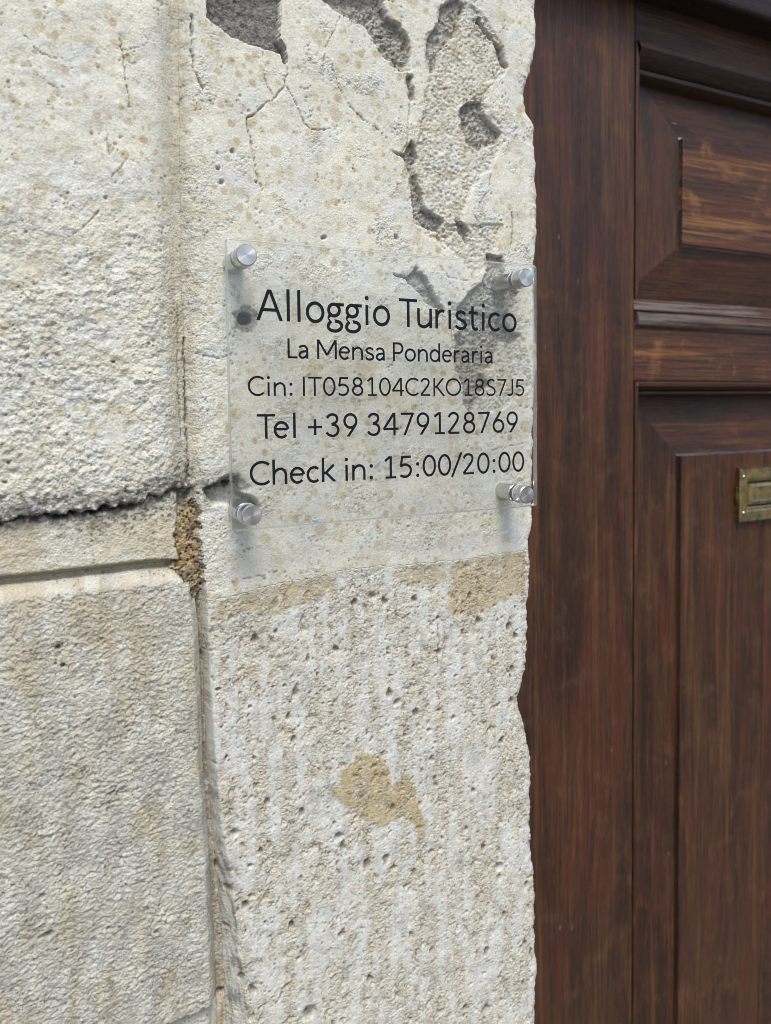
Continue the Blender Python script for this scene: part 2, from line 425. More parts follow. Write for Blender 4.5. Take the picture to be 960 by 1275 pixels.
# --- jamb
hJ1 = 1.9+n30*0.9+n8*0.32+n3*0.07
roughJ = np.clip(ss(0.05, 0.45, fbm(x/22+9, z/22, 4, 71)), 0, 1)
roughJ = np.maximum(roughJ, 0.9*ss(28, 6, (Xg-XC)*1000+n8*6)*ss(Z_of(120), Z_of(230), z))
hJ1 += roughJ*(0.5*knob+0.55*n3+0.5*n1)+0.05*n1
ero = ss(0.05, 0.42, fbm(x/4.5, z/6.5, 5, 57, 0.6))
runs = 1.1*fbm(x/8.5, z/65, 5, 111, 0.6)+0.6*fbm(x/7, z/9, 5, 112, 0.6)+0.35*fbm(x/30, z/30, 3, 116)
coat = ss(-0.22, 0.20, runs)
hJ2 = 1.0+n30*1.3+n8*(0.65-0.25*coat)+(1-0.72*coat)*(n3*0.36+0.2*knob+0.5*n1-1.35*ero)+0.25*coat+0.10*n1
pw_ = ss(-4.5, 2.0, dd+n3*2.5+n8*2)
hJ = hJ1*pw_+(hJ2+0.35)*(1-pw_)
h = np.where(jamb, hJ, h); h = np.where(A_, hA, h); h = np.where(B_, hB, h); h = np.where(C_, hC, h); h = np.where(D_, hD, h)

tanm = np.zeros_like(x); greym = np.zeros_like(x); darkm = np.zeros_like(x)
whitem = np.zeros_like(x); rust_shadem = np.zeros_like(x); travm = np.zeros_like(x)

# --- filled upright joint between the upper block and the jamb
cd_ = (Xg-XC)*1000 + n8*1.2
inup = ss(-3, 3, dk)
ch = np.where(cd_ < 0, np.exp(-(cd_/9.5)**2), np.exp(-(cd_/4.6)**2))
chw = inup*np.clip(ch*1.12, 0, 1)
h = h*(1-chw)+chw*(-2.6+n30*1.0+n8*0.7+n3*0.35+0.3*n1)
tanm = np.maximum(tanm, inup*ch*(0.38+0.35*ss(-0.3, 0.3, n8)))
greym = np.maximum(greym, inup*ch*(0.10+0.25*ss(-0.2, 0.35, fbm(x/4, z/10, 4, 166))))
# --- broken course joint
gw_ = 0.55+1.9*ss(-0.25, 0.45, fbm(x/9, z*0+5, 4, 84, 0.6))
topgap = np.exp(-(np.clip(dk-0.3, -9, 9)/gw_)**2)
gapw = ss(P(316, 610)[0], P(296, 610)[0], Xg)
gmod = 0.25+0.75*ss(-0.25, 0.3, fbm(x/13, z/9, 4, 81))
h -= gapw*topgap*(10+5*n8)*gmod
h -= A_*gapw*ss(13, 0, dk)*(1.6+3.4*np.clip(n8+0.5*n3, -0.4, 1))  # crumbled lower edge
soot = gapw*np.exp(-(np.where(dk > 0, dk/7.5, dk/5.0))**2)*ss(0.0, 0.36, fbm(x/5, z/5, 5, 82)+0.22*gmod)
soot = np.maximum(soot, gapw*topgap*0.6*gmod)  # besides the lichen, the open gap is darkened along its depth
greym = np.maximum(greym, gapw*np.exp(-(np.where(dk > 0, dk/9.0, dk/7.0))**2)*ss(-0.15, 0.3, fbm(x/6, z/4, 5, 85, 0.6))*0.8)
st2_ = poly_sdf([(60, 668), (90, 655), (130, 650), (150, 640), (160, 650), (130, 662), (118, 680), (95, 676)], 2.0)
soot = np.maximum(soot, ss(-1.5, 3, st2_)*ss(0.0, 0.3, fbm(x/3, z/3, 5, 83))*0.95)
for pl, am in [([(105, 655), (120, 626), (160, 602), (200, 584), (242, 570), (248, 622), (212, 645), (165, 656)], .9), ([(205, 565), (228, 535), (240, 600), (215, 606)], .55),
               ([(-20, 612), (60, 612), (110, 606), (120, 656), (-20, 668)], .8), ([(246, 596), (290, 585), (290, 606), (250, 618)], .6)]:
    soot = np.maximum(soot, ss(-2.0, 2.5, poly_sdf(pl, 2.0))*ss(-0.06, 0.17, fbm(x/3.2, z/2.4, 5, 86, 0.65))*am)
darkm = np.maximum(darkm, np.clip(soot, 0, 1)*0.85)
# --- moulded groove under the strip
inl = ss(2, -2, (Xg-JL)*1000)*(1-inup)
prof = np.interp(gd, [-1.2, 0.0, 0.9, 3.5, 4.6, 6.0, 8.0, 10.5, 13.0], [0, -0.8, -7.5, -8.6, -8.2, -3.6, -1.3, -0.3, 0])
h = h*1.0
hg = np.interp(gd, [-1.2, 0.0, 0.8, 3.0, 4.4, 5.6, 7.4, 10.0, 13.0], [-2.2, -3.0, -9.5, -10.4, -9.6, -4.6, -0.8, 1.8, 3.0])
wg = inl*ss(-1.3, -0.2, gd)*ss(13.0, 9.0, gd)
h = h*(1-wg)+wg*(hg+n8*0.45+n3*0.15)
tanm = np.maximum(tanm, inl*ss(-2, 1.5, gd)*ss(5.0, 2.0, gd)*0.9)
# --- mortar and the flank of the lower jamb
inlow = 1-inup
t_ = np.clip((Xg-JL)/(JR-JL+1e-9), 0, 1)
flank = inlow*ss(-0.12, 0.02, (Xg-JL)/(JR-JL))*ss(1.12, 0.98, (Xg-JR)/(JR-JL)+1)
hm = np.interp(t_, [0, 0.12, 0.42, 0.62, 1.0], [-6.0, -9.5, -9.0, -5.5, 1.2])
patch = poly_sdf([(226, 640), (232, 622), (246, 618), (247, 650), (250, 690), (252, 735), (247, 752), (234, 728), (210, 708), (224, 698), (219, 672)], 2.2)
pm = ss(-0.6, 0.8, patch)
h = h*(1-flank)+flank*(hm+n8*0.8+n3*0.5)
h = h*(1-pm)+pm*(-4.5+n8*1.6+n3*0.9-2.2*ss(0.35, 0.15, g1_)*(gr_ > 0.5))
rust_shadem = np.maximum(rust_shadem, pm*0.95)
rust_shadem = np.maximum(rust_shadem, flank*np.interp(t_, [0, 0.1, 0.3, 0.5, 1.0], [0.1, 0.75, 0.75, 0.15, 0.0])*ss(-0.5, 0.2, fbm(x/4, z/16, 3, 91)))
fl2 = flank*ss(0.35, 0.55, t_)*ss(Z_of(930), Z_of(1060), z)
darkm = np.maximum(darkm, fl2*ss(-0.15, 0.4, fbm(x/1.8+z/9, z/11, 4, 92))*0.62)
darkm = np.maximum(darkm, pm*ss(0.18, 0.42, fbm(x/3.4, z/3.4, 3, 93))*0.9)
# top of the lower jamb stone: a shelf under the broken joint, beside the sign
hole = poly_sdf([(252, 612), (262, 603), (285, 590), (296, 592), (302, 612), (318, 622), (322, 632), (300, 634), (285, 628), (262, 626)], 1.0)
h -= ss(-1.0, 2.2, hole)*8.5
greym = np.maximum(greym, ss(-0.5, 1.0, hole)*0.75)

# --- bottom joint
bw = left*np.exp(-(np.where(bd < 0, bd/0.9, bd/2.5))**2)
h -= bw*9
rust_shadem = np.maximum(rust_shadem, left*np.exp(-((bd-1.0)/1.6)**2)*0.6)

# --- plaster losses on the jamb
Zf = 2.087
def z2(l): return [(240+a/Zf, b/Zf) for a, b in l]
def z3(l): return [(240+a/Zf, 280+b/Zf) for a, b in l]
agg = [z2([(640, 130), (690, 60), (700, 0), (750, 40), (785, 90), (812, 150), (812, 190), (770, 220), (755, 270), (800, 330), (815, 355), (770, 440), (720, 500), (700, 560), (690, 600), (640, 640), (600, 590), (575, 560), (570, 480), (560, 430), (590, 330), (600, 240), (612, 190)]),
       z2([(400, 20), (330, 0), (500, 0), (500, 40), (545, 80), (560, 130), (560, 190), (520, 190), (480, 140), (440, 60)]),
       z3([(690, 0), (800, 0), (790, 60), (760, 110), (720, 140), (700, 100), (660, 60), (600, 30), (600, 0)]),
       z3([(660, 200), (780, 230), (860, 300), (880, 420), (800, 480), (740, 490), (700, 420), (670, 350)])]
grey = [z2([(330, 0), (380, 40), (420, 60), (455, 80), (485, 140), (520, 175), (545, 188), (565, 150), (560, 105), (535, 65), (500, 45), (480, -20), (340, -20)]),
        z2([(640, 20), (690, -10), (700, 30), (682, 90), (645, 130), (632, 180), (615, 192), (604, 150), (610, 100), (635, 60)]),
        z2([(690, 290), (708, 268), (745, 266), (760, 310), (802, 345), (792, 372), (740, 392), (712, 372), (698, 330)]),
        z2([(516, 396), (545, 402), (565, 366), (580, 400), (577, 450), (590, 500), (602, 545), (652, 572), (642, 608), (600, 594), (573, 578), (563, 500), (557, 440), (545, 412)]),
        z2([(678, 572), (716, 600), (712, 640), (692, 606)]),
        z2([(552, 200), (566, 198), (571, 262), (562, 268)]),
        z2([(730, 60), (740, 45), (752, 70), (800, 130), (815, 180), (800, 178), (775, 110)]),
        z3([(520, 128), (555, 135), (578, 108), (606, 140), (622, 180), (650, 225), (606, 205), (575, 170), (550, 142)]),
        z3([(760, 78), (802, 84), (808, 130), (842, 180), (832, 215), (800, 258), (848, 290), (832, 308), (795, 302), (782, 340), (776, 372), (742, 382), (772, 412), (742, 452), (720, 492), (702, 470), (700, 420), (682, 380), (682, 290), (702, 270), (682, 220), (722, 170), (748, 150), (765, 110)])]
stone_hole = [(258, -30), (256, 22), (285, 45), (310, 57), (335, 64), (348, 68), (352, 80), (357, 80), (355, 62), (347, 50), (348, 20), (352, -30)]
gran = 0.25*knob+0.75*(0.5-g1_)*(0.3+1.4*gr_)+0.4*n3+0.6*n1
for pl in agg:
    s = ss(-0.6, 1.2, poly_sdf(pl, 1.3))*jamb
    s = s*ss(-0.55, 0.05, n8+0.25*n3+0.12)
    h = h - s*(1.2-gran*1.2)
    travm = np.maximum(travm, s*0.55); greym = np.maximum(greym, s*0.55*ss(0.0, 0.35, fbm(x/2.2, z/2.2, 4, 95)+0.5*n8))
dn = fbm(x/4.2, z/4.2, 5, 99, 0.62)
for pl in grey:
    sd_ = poly_sdf(pl, 0.9)
    s0 = ss(-2.2, -1.2, sd_+dn*2.6)*ss(0.6, 0.0, -sd_-2.2)*jamb*ss(-0.1, 0.15, n8)     # upper skim coat lost
    s = ss(-0.3, 0.4, sd_+dn*0.8)*jamb
    h = h - s0*0.7*(1-s) - s*(4.0-dn*2.6-n3*0.7-n1*0.6)
    h += jamb*np.exp(-((sd_+1.3)/0.9)**2)*0.25
    travm = np.maximum(travm, s0*0.8); greym = np.maximum(greym, s0*0.18)
    greym = np.maximum(greym, s*np.clip(0.72+dn*0.75, 0.3, 1.0))
    darkm = np.maximum(darkm, s*ss(0.12, 0.42, fbm(x/2.6, z/2.6, 4, 100))*0.5)
sd_ = poly_sdf(stone_hole, 0.7); s = ss(-0.35, 0.6, sd_)*jamb
h = h*(1-s)+s*(-5.5+n8*1.3+n3*0.6); greym = np.maximum(greym, s); darkm = np.maximum(darkm, s*0.42)
# plug hole with broken rosette behind the sign
hp = P(305, 397)*1000; dh = np.hypot(x-hp[0]+wx*0.8, z-hp[2]+wz*0.8)
h -= jamb*(9*ss(4.2, 2.4, dh)+1.6*ss(7.8, 6.2, dh+2.6*n8+1.1*n3+0.6*np.sin(np.arctan2(z-hp[2], x-hp[0])*6)))
greym = np.maximum(greym, jamb*ss(7.8, 6.2, dh+2.6*n8+1.1*n3+0.6*np.sin(np.arctan2(z-hp[2], x-hp[0])*6))*0.8)
darkm = np.maximum(darkm, jamb*ss(4.6, 3.0, dh)*0.9)

# --- hairline cracks (path, width mm, depth mm)
cracks = [([(354, 76), (357, 95), (352, 110), (340, 125), (325, 132), (318, 142), (306, 148)], .42, 1.5),
          ([(306, 148), (308, 165), (314, 190), (318, 215), (326, 240)], .40, 1.3),
          ([(354, 108), (365, 125), (378, 155), (385, 162), (405, 163)], .40, 1.3),
          ([(325, 65), (328, 100), (340, 125)], .33, .9), ([(412, 82), (420, 110), (432, 130), (448, 148), (470, 162)], .36, 1.0),
          ([(148, 45), (152, 75), (156, 105), (161, 135)], .42, 1.1), ([(132, 160), (135, 195)], .36, 1.0),
          ([(90, 296), (110, 278), (125, 262)], .36, .9), ([(138, 222), (158, 200), (172, 206)], .30, .7), ([(30, 48), (45, 66), (70, 76)], .33, .8),
          ([(150, 66), (175, 62), (182, 55)], .3, .7), ([(238, 20), (238, 60), (241, 92), (252, 112)], .6, 2.0),
          ([(610, 215), (606, 240), (588, 262)], .33, 1.0), ([(598, 120), (616, 100), (608, 78)], .33, 1.0), ([(612, 330), (606, 300), (590, 270)], .4, 1.2),
          ([(230, 420), (231, 480), (234, 560), (236, 605)], .55, 1.6), ([(222, 380), (222, 470), (228, 560)], .4, 1.0),
          ([(636, 265), (637, 290), (634, 306)], .5, 1.4), ([(545, 330), (556, 345), (580, 350)], .4, 1.0), ([(60, 108), (80, 112)], .3, .8),
          ([(300, 720), (330, 716)], .3, .6), ([(543, 770), (545, 800), (544, 830)], .55, 1.6), ([(240, 440), (270, 446), (290, 443)], .33, .8),
          ([(456, 718), (461, 745)], .5, 1.2), ([(610, 560), (650, 552)], .3, .7), ([(400, 96), (404, 60), (424, 20)], .33, .8), ([(508, 130), (505, 180), (498, 190)], .35, .9)]
crv = fbm(x/5, z/5, 3, 97); crv2 = fbm(x/9, z/9, 3, 98)
for path, wd_, dp in cracks:
    d = line_d(path, 0.5)
    var = 0.42+0.55*ss(-0.25, 0.35, crv)
    e = np.exp(-(d/(wd_*1.05*var))**2)*ss(-0.75, -0.3, crv2)
    h -= dp*e; darkm = np.maximum(darkm, 0.8*e*(d < 3)*var)

# --- chips, dings
for px_, py_, r_, dp in [(402, 296, 1.6, 2.6), (492, 297, 2.0, 2.0), (72, 805, 1.5, 3.5), (76, 826, 1.3, 3.5), (68, 824, .8, 3), (463, 742, 2.6, 2.6), (493, 873, 2.4, 3.2), (544, 768, 1.6, 2.4),
                         (421, 1041, 3.2, 3.5), (505, 1102, 2.0, 2.6), (620, 1078, 3.6, 2.8), (292, 1036, 2.6, 2.6), (311, 1076, 1.8, 2.6), (603, 1258, 4.0, 3.5), (385, 1260, 5.5, 2.2), (548, 1258, 2.2, 2.2),
                         (372, 904, .9, 2.5), (409, 873, .9, 2.5), (484, 840, 1.1, 2.5), (483, 812, 1.2, 2.5), (535, 1060, 2, 2.4), (620, 1090, 2, 2.2), (272, 857, 1.4, 2.4), (640, 755, .9, 2.0),
                         (60, 1158, 2.6, 2.4), (135, 1152, 1.3, 2), (192, 1156, 1.2, 2.6), (52, 1112, 2, 2), (140, 981, 1, 2.6), (160, 947, .9, 2), (10, 575, 1.3, 2.5), (6, 600, 1.1, 2.5), (140, 450, 1.1, 2.5), (25, 468, 1, 2),
                         (318, 228, 1, 1.6), (288, 190, 1.6, 1.8), (275, 228, 2, 1.8), (270, 210, 1.2, 2), (130, 248, 1.2, 1.6)]:
    c = P(px_, py_)*1000; d = np.hypot((x-c[0]+wx*0.7)*1.0, (z-c[2]+wz*0.7)*1.15)
    e = ss(r_*1.15, r_*0.45, d); h -= e*dp; darkm = np.maximum(darkm, 0.55*ss(r_*0.95, r_*0.3, d))

# --- natural pits of the travertine: brownish stone, with shade painted inside them
f1p, _, rp, qp = worley(x/8.5+n8*0.25, z/11.5+n8*0.25, 101)
pr = np.where(rp > 0.70, 0.07+0.24*qp*qp, 0)
pit = ss(pr, pr*0.35, f1p+n3*0.12+n8*0.10)*(pr > 0)
f1q, _, rq, qq_ = worley(x/3.3, z/4.2, 102)
pr2 = np.where(rq > 0.66, 0.08+0.2*qq_*qq_, 0)
pit2 = ss(pr2, pr2*0.4, f1q+n3*0.10+n1*0.06)*(pr2 > 0)*ss(-0.3, 0.2, fbm(x/20, z/28, 3, 103))
bare = J2*ss(0.03, 0.10, (Xg-JR))*0.6 + J2*0.4
bare = np.where(J2, ss(0, -22, dd+n8*8), 0)
h -= bare*(pit*2.2+pit2*0.85)
h -= (C_*0.6*pit2*0.7)+(A_*rough*pit2*0.6)+(J1*roughJ*pit2*0.7)
rust_shadem = np.maximum(rust_shadem, bare*np.clip(pit*0.55+pit2*0.4+ero*(1-0.6*coat)*0.62*ss(-0.1, 0.3, fbm(x/9, z/14, 3, 104)), 0, 1))  # brown pockets; the pit terms deepen the shade of shallow pits
darkm = np.maximum(darkm, bare*pit*ss(0.6, 0.95, qp)*0.5+bare*pit2*(qq_ > 0.78)*0.45)
darkm = np.maximum(darkm, (C_+A_*rough+J1*roughJ*0.7)*pit2*(qq_ > 0.72)*0.5)
travm = np.maximum(travm, np.where(J2, 0.25+0.75*ss(-4, -26, dd+n8*9), 0))
travm = np.maximum(travm, np.where(C_ | D_, 0.55, 0)); travm = np.maximum(travm, np.where(B_, 0.35, 0))
# whitewash: upright runs on the bare stone, cloudy elsewhere
whitem = np.where(J2, ss(-0.20, 0.26, runs), 0)*0.82
whitem = np.maximum(whitem, A_*0.75*ss(0.02, 0.35, fbm(x/25, z/25, 4, 113)))
whitem = np.maximum(whitem, J1*0.7*ss(0.0, 0.3, fbm(x/24, z/24, 4, 114)))
whitem = np.maximum(whitem, C_*0.55*ss(0.0, 0.35, fbm(x/14, z/30, 4, 115)))
for path, wd_ in [([(447, 742), (452, 790), (456, 840), (458, 885)], 1.5), ([(284, 795), (287, 850), (291, 925)], 1.7), ([(650, 890), (645, 960)], 1.0), ([(470, 640), (440, 690)], 2.0), ([(556, 900), (556, 960)], 1.0)]:
    e = np.exp(-(line_d(path, 0.6)/wd_)**2); whitem = np.maximum(whitem, e); h += 0.35*e; rust_shadem *= 1-0.9*e; tanm *= 1-e
# --- tan droplet stains
ok = np.clip(A_*(1-0.6*rough)+J1*(1-0.5*roughJ)+0.35*B_, 0, 1)
for sc_, sd0, thr, amp_ in ((7.0, 121, 0.45, 1.0), (4.2, 131, 0.64, 0.95), (13.0, 141, 0.70, 0.7)):
    a1, a2, a3, a4 = worley(x/sc_+n8*0.12, z/sc_*0.92+n8*0.12, sd0)
    rad = np.where(a3 > thr, 0.14+0.22*a4, 0)
    clus = ss(-0.28, 0.12, fbm(x/45, z/45, 3, sd0+3))
    tanm = np.maximum(tanm, ok*amp_*clus*(rad > 0)*ss(rad, rad*0.72, a1+n3*0.05)*(0.5+0.5*a4))
tanm = np.maximum(tanm, (A_+J1)*0.5*ss(0.08, 0.42, fbm(x/13, z/13, 5, 151, 0.6)))
tanm = np.maximum(tanm, (C_+B_)*0.6*ss(-0.02, 0.40, fbm(x/14, z/40, 5, 152)+0.12*ss(Z_of(950), Z_of(800), z)))
for pl, am in [([(262, 752), (300, 738), (350, 724), (410, 714), (417, 735), (392, 746), (360, 755), (340, 766), (300, 760), (268, 776)], .75),
               ([(475, 712), (520, 704), (556, 699), (553, 725), (520, 731), (500, 726)], .72),
               ([(558, 699), (600, 692), (662, 683), (656, 735), (620, 750), (590, 765), (553, 772), (560, 735)], .85),
               ([(410, 985), (430, 950), (450, 935), (478, 945), (488, 975), (505, 960), (515, 985), (530, 1020), (525, 1042), (500, 1010), (480, 1030), (455, 1020), (430, 1005)], 1.0),
               ([(150, 640), (180, 636), (205, 650), (180, 690), (110, 700), (150, 670)], .5),
               ([(30, 655), (60, 680), (60, 700), (0, 708), (0, 655)], .5)]:
    s = ss(-1.0, 1.4, poly_sdf(pl, 2.2))*ss(-0.45, 0.0, fbm(x/5, z/5, 4, 153)+0.1)
    tanm = np.maximum(tanm, s*am); whitem *= 1-0.8*s*am; rust_shadem *= 1-0.6*s*(am > 0.9); h += 0.3*s*(am > 0.9)
greym = np.maximum(greym, 0.30*A_*ss(0.12, 0.45, fbm(x/9, z/9, 5, 161))*rough)
greym = np.maximum(greym, C_*(0.10+0.36*ss(-0.05, 0.40, fbm(x/10, z/26, 5, 162, 0.6)+0.25*ss(Z_of(780), Z_of(1000), z))))
greym = np.maximum(greym, 0.34*J2*ss(0.02, 0.4, fbm(x/8, z/22, 5, 163, 0.6)))
greym = np.maximum(greym, 0.35*J1*ss(0.1, 0.42, fbm(x/9, z/9, 5, 164))*roughJ)
greym = np.maximum(greym, inup*np.exp(-(cd_/4.0)**2)*0.42*ss(-0.1, 0.3, fbm(x/4, z/13, 4, 165)))

fk1, _f, fk3, fk4 = worley(x/2.4+n3*0.3, z/2.4, 191)
flk = ss(0.30, 0.16, fk1/(0.35+1.1*fk4))*(fk3 > 0.55)*ss(0.05, 0.32, fbm(x/15, z/15, 4, 192, 0.6)+0.10*(C_+rough*A_+bare*0.6))
h -= 0.6*flk; darkm = np.maximum(darkm, flk*0.5)
# --- worn arris beside the door
h -= 2.6*np.exp(-np.clip(dx_edge, 0, 50)/1.6) + 1.2*np.exp(-np.clip(dx_edge, 0, 50)/6)*ss(-0.2, 0.4, fbm(x/15, z/15, 3, 171))

Yg = -h/1000.0
# far from the picture the relief samples are coarse: keep the mean surface only
# reveal of the doorway: further columns that turn the corner and run back to the door
K = [0.0012, 0.004, 0.009, 0.016, 0.026, 0.04, 0.06, 0.085, 0.12]
cols_x, cols_y, cols_z = [Xg], [Yg], [Zg]
for i, kk in enumerate(K):
    nn = fbm(zz/6+i*0.6, zz*0+kk*300, 4, 181)*0.0009*min(1, kk/0.004)
    cols_x.append((Xe+0.0004*min(i, 1)+nn)[:, None]); cols_y.append((Yg[:, -1]+kk)[:, None] if kk < .02 else np.full((nz, 1), kk)); cols_z.append(gz[:, None])
Xa, Ya, Za = np.hstack(cols_x), np.hstack(cols_y), np.hstack(cols_z)
def padc(a): return np.hstack([a, np.repeat(a[:, -1:], len(K), 1)])
grit = np.where(J1, 0.12+0.75*roughJ, 0)+np.where(J2, 1-0.75*coat, 0)+A_*(0.15+0.7*rough)+(B_*0.6)+((C_ | D_)*1.0)
grit = np.clip(np.maximum(grit, np.maximum(greym, rust_shadem)), 0, 1)
M1 = np.stack([padc(tanm), padc(greym), padc(darkm), padc(grit)], -1)
M2 = np.stack([padc(whitem), padc(rust_shadem), padc(travm), padc(np.ones_like(x))], -1)
ids = np.zeros(x.shape, int)
mort = (pm > 0.5) | (left & ~upper & (Xg > JL-0.0005))
bare_hole = ss(-0.35, 0.6, sd_) if False else None
ids[A_] = 1; ids[B_] = 2; ids[C_] = 3; ids[D_] = 4; ids[J1] = 5; ids[J2] = 6; ids[mort] = 7
hole_mask = (poly_sdf(stone_hole, 0.7) > 0) & jamb
ids[hole_mask] = 8
ids = padc(ids)
face_id = ids[:-1, :-1]
V_all = np.stack([Xa, Ya, Za], -1)
ncol = Xa.shape[1]
def piece(name, fid, parent, origin, label=None):
    ii, jj = np.where(face_id == fid)
    a = ii*ncol+jj
    quads = np.stack([a, a+1, a+1+ncol, a+ncol], 1)
    # skirt: push the outline back into the wall so that every stone is a solid block
    e = np.concatenate([quads[:, [0, 1]], quads[:, [1, 2]], quads[:, [2, 3]], quads[:, [3, 0]]])
    key = np.sort(e, 1); kk = key[:, 0].astype(np.int64)*(ncol*nz)+key[:, 1]
    _, inv, cnt = np.unique(kk, return_inverse=True, return_counts=True)
    be = e[cnt[inv] == 1]
    used, inv2 = np.unique(quads, return_inverse=True)
    q = inv2.reshape(-1, 4); v = V_all.reshape(-1, 3)[used]
    lut = {int(u): i for i, u in enumerate(used)}
    bverts = np.unique(be); nb = len(used)
    back = {int(u): nb+i for i, u in enumerate(bverts)}
    bv = V_all.reshape(-1, 3)[bverts].copy(); bv[:, 1] = np.maximum(bv[:, 1]+0.03, 0.125)
    bq = np.array([[lut[int(b_)], lut[int(a_)], back[int(a_)], back[int(b_)]] for a_, b_ in be])
    vv = np.vstack([v, bv])-np.array(origin); fq = np.vstack([q, bq])
    me = bpy.data.meshes.new(name)
    me.vertices.add(len(vv)); me.vertices.foreach_set('co', vv.astype(np.float32).ravel())
    me.loops.add(len(fq)*4); me.loops.foreach_set('vertex_index', fq.astype(np.int32).ravel())
    me.polygons.add(len(fq)); me.polygons.foreach_set('loop_start', np.arange(0, len(fq)*4, 4, dtype=np.int32))
    me.polygons.foreach_set('use_smooth', np.ones(len(fq), bool))
    me.update(calc_edges=True)
    src = np.concatenate([used, bverts])
    for nm, arr in (('stain_a', M1), ('stain_shade_b', M2)):
        at = me.attributes.new(nm, 'FLOAT_COLOR', 'POINT')
        at.data.foreach_set('color', arr.reshape(-1, 4)[src].astype(np.float32).ravel())
    o = link(name, me, STONE, parent)
    if label: o['label'] = label
    return o
wo = (0.0, 0.0, 0.0)
wall = empty('stone_wall', wo, 'limewashed ashlar wall of big rough blocks adjoining the door jamb', 'wall')
piece('stone_block', 1, wall, wo, 'upper block with knobbly white limewash and tan drips')
piece('stone_block', 2, wall, wo, 'narrow set-back course below the dark broken joint')
piece('stone_block', 3, wall, wo, 'lower block covered in short level chisel strokes')
piece('stone_block', 4, wall, wo, 'set-back block at the very bottom')
piece('mortar', 7, wall, wo, 'rusty brown crumbling mortar in the upright joint')
jo = (0.2, 0.0, 0.0)
jb = empty('door_jamb', jo, 'pale stone door jamb with cracked flaking plaster, carrying the clear sign', 'door jamb')
piece('plaster_coat', 5, jb, jo, 'cracked cream plaster with grey patches where it has flaked away')
piece('stone_shaft', 6, jb, jo, 'bare pitted travertine streaked with whitewash')
piece('exposed_stone', 8, jb, jo, 'dark grey stone showing where plaster has fallen off')

# ------------------------------------------------------------------ wooden door
YD = 0.09                                   # stile face
door_o = (P(790, 600, YD)[0], YD, 0.0)
door = empty('wooden_door', (door_o[0], YD, 0.02), 'dark brown varnished panelled wooden door with brass letter plate', 'door')
DO = np.array([door_o[0], YD, 0.02])
def dp(px, py, Y): return P(px, py, Y)
def box(bm, x0, x1, y0, y1, z0, z1):
    r = bmesh.ops.create_cube(bm, size=1.0)
    for v in r['verts']:
        v.co = Vector((x0+(v.co.x+.5)*(x1-x0), y0+(v.co.y+.5)*(y1-y0), z0+(v.co.z+.5)*(z1-z0)))
    return r['verts']
def board(name, x0, x1, y0, y1, z0, z1, mat, bev=0.002, parent=door, label=None, seg=3):
    bm = bmesh.new(); box(bm, x0-DO[0], x1-DO[0], y0-DO[1], y1-DO[1], z0-DO[2], z1-DO[2])
    if bev: bmesh.ops.bevel(bm, geom=bm.edges[:], offset=bev, segments=seg, profile=0.5, affect='EDGES')
    o = bm_obj(name, bm, mat, parent)
    if label: o['label'] = label
    return o
def sweep_profile(name, pts, prof, mat, label=None):
    """moulding: prof = list of (outward offset, depth Y); pts = polyline of (x, z) walked with the panel on its right"""
    n = len(pts); P2 = [Vector(p) for p in pts]; rows = []
    for i in range(n):
        d1 = (P2[i]-P2[i-1]).normalized() if i > 0 else (P2[1]-P2[0]).normalized()
        d2 = (P2[i+1]-P2[i]).normalized() if i < n-1 else d1
        nrm1 = Vector((-d1.y, d1.x)); nrm2 = Vector((-d2.y, d2.x))
        b_ = nrm1+nrm2; b_ = b_/(b_.dot(nrm1))
        rows.append([(P2[i].x+b_.x*o-DO[0], y-DO[1], P2[i].y+b_.y*o-DO[2]) for o, y in prof])
    bm = bmesh.new(); vr = [[bm.verts.new(c) for c in r] for r in rows]
    for i in range(n-1):
        for j in range(len(prof)-1):
            bm.faces.new((vr[i][j], vr[i+1][j], vr[i+1][j+1], vr[i][j+1]))
    o = bm_obj(name, bm, mat, door, smooth=True, sharp=R(35))
    if label: o['label'] = label
    return o
X0 = 0.30; XS = P(790, 600, YD)[0]; XR = XS+0.40; XEND = XR+0.17
zt_rail_b = P(787.5, 50, YD)[2]             # lower edge of the top rail
z_mid_t = P(797, 370, YD)[2]; z_mid_b = P(790, 475, YD)[2]
z_top = 2.25; z_low = 0.30
zt_rail_t = zt_rail_b+0.155
board('stile', X0, XS, YD, YD+0.045, 0.02, z_top, WOOD_V, 0.0025)
board('stile', XR, XEND, YD, YD+0.045, 0.02, z_top, WOOD_V, 0.0025)
board('rail', XS+.0005, XR-.0005, YD+.0008, YD+0.045, zt_rail_b, zt_rail_t, WOOD_H, 0.002)
board('rail', XS+.0005, XR-.0005, YD+.0008, YD+0.045, z_mid_b, z_mid_t-0.026, WOOD_RAIL, 0.002, label='middle rail rubbed to orange brown')
board('rail', XS+.0005, XR-.0005, YD+.0008, YD+0.045, 0.02, z_low, WOOD_H, 0.002)
board('rail', XS+.0005, XR-.0005, YD+.0008, YD+0.045, z_top-0.12, z_top, WOOD_H, 0.002)
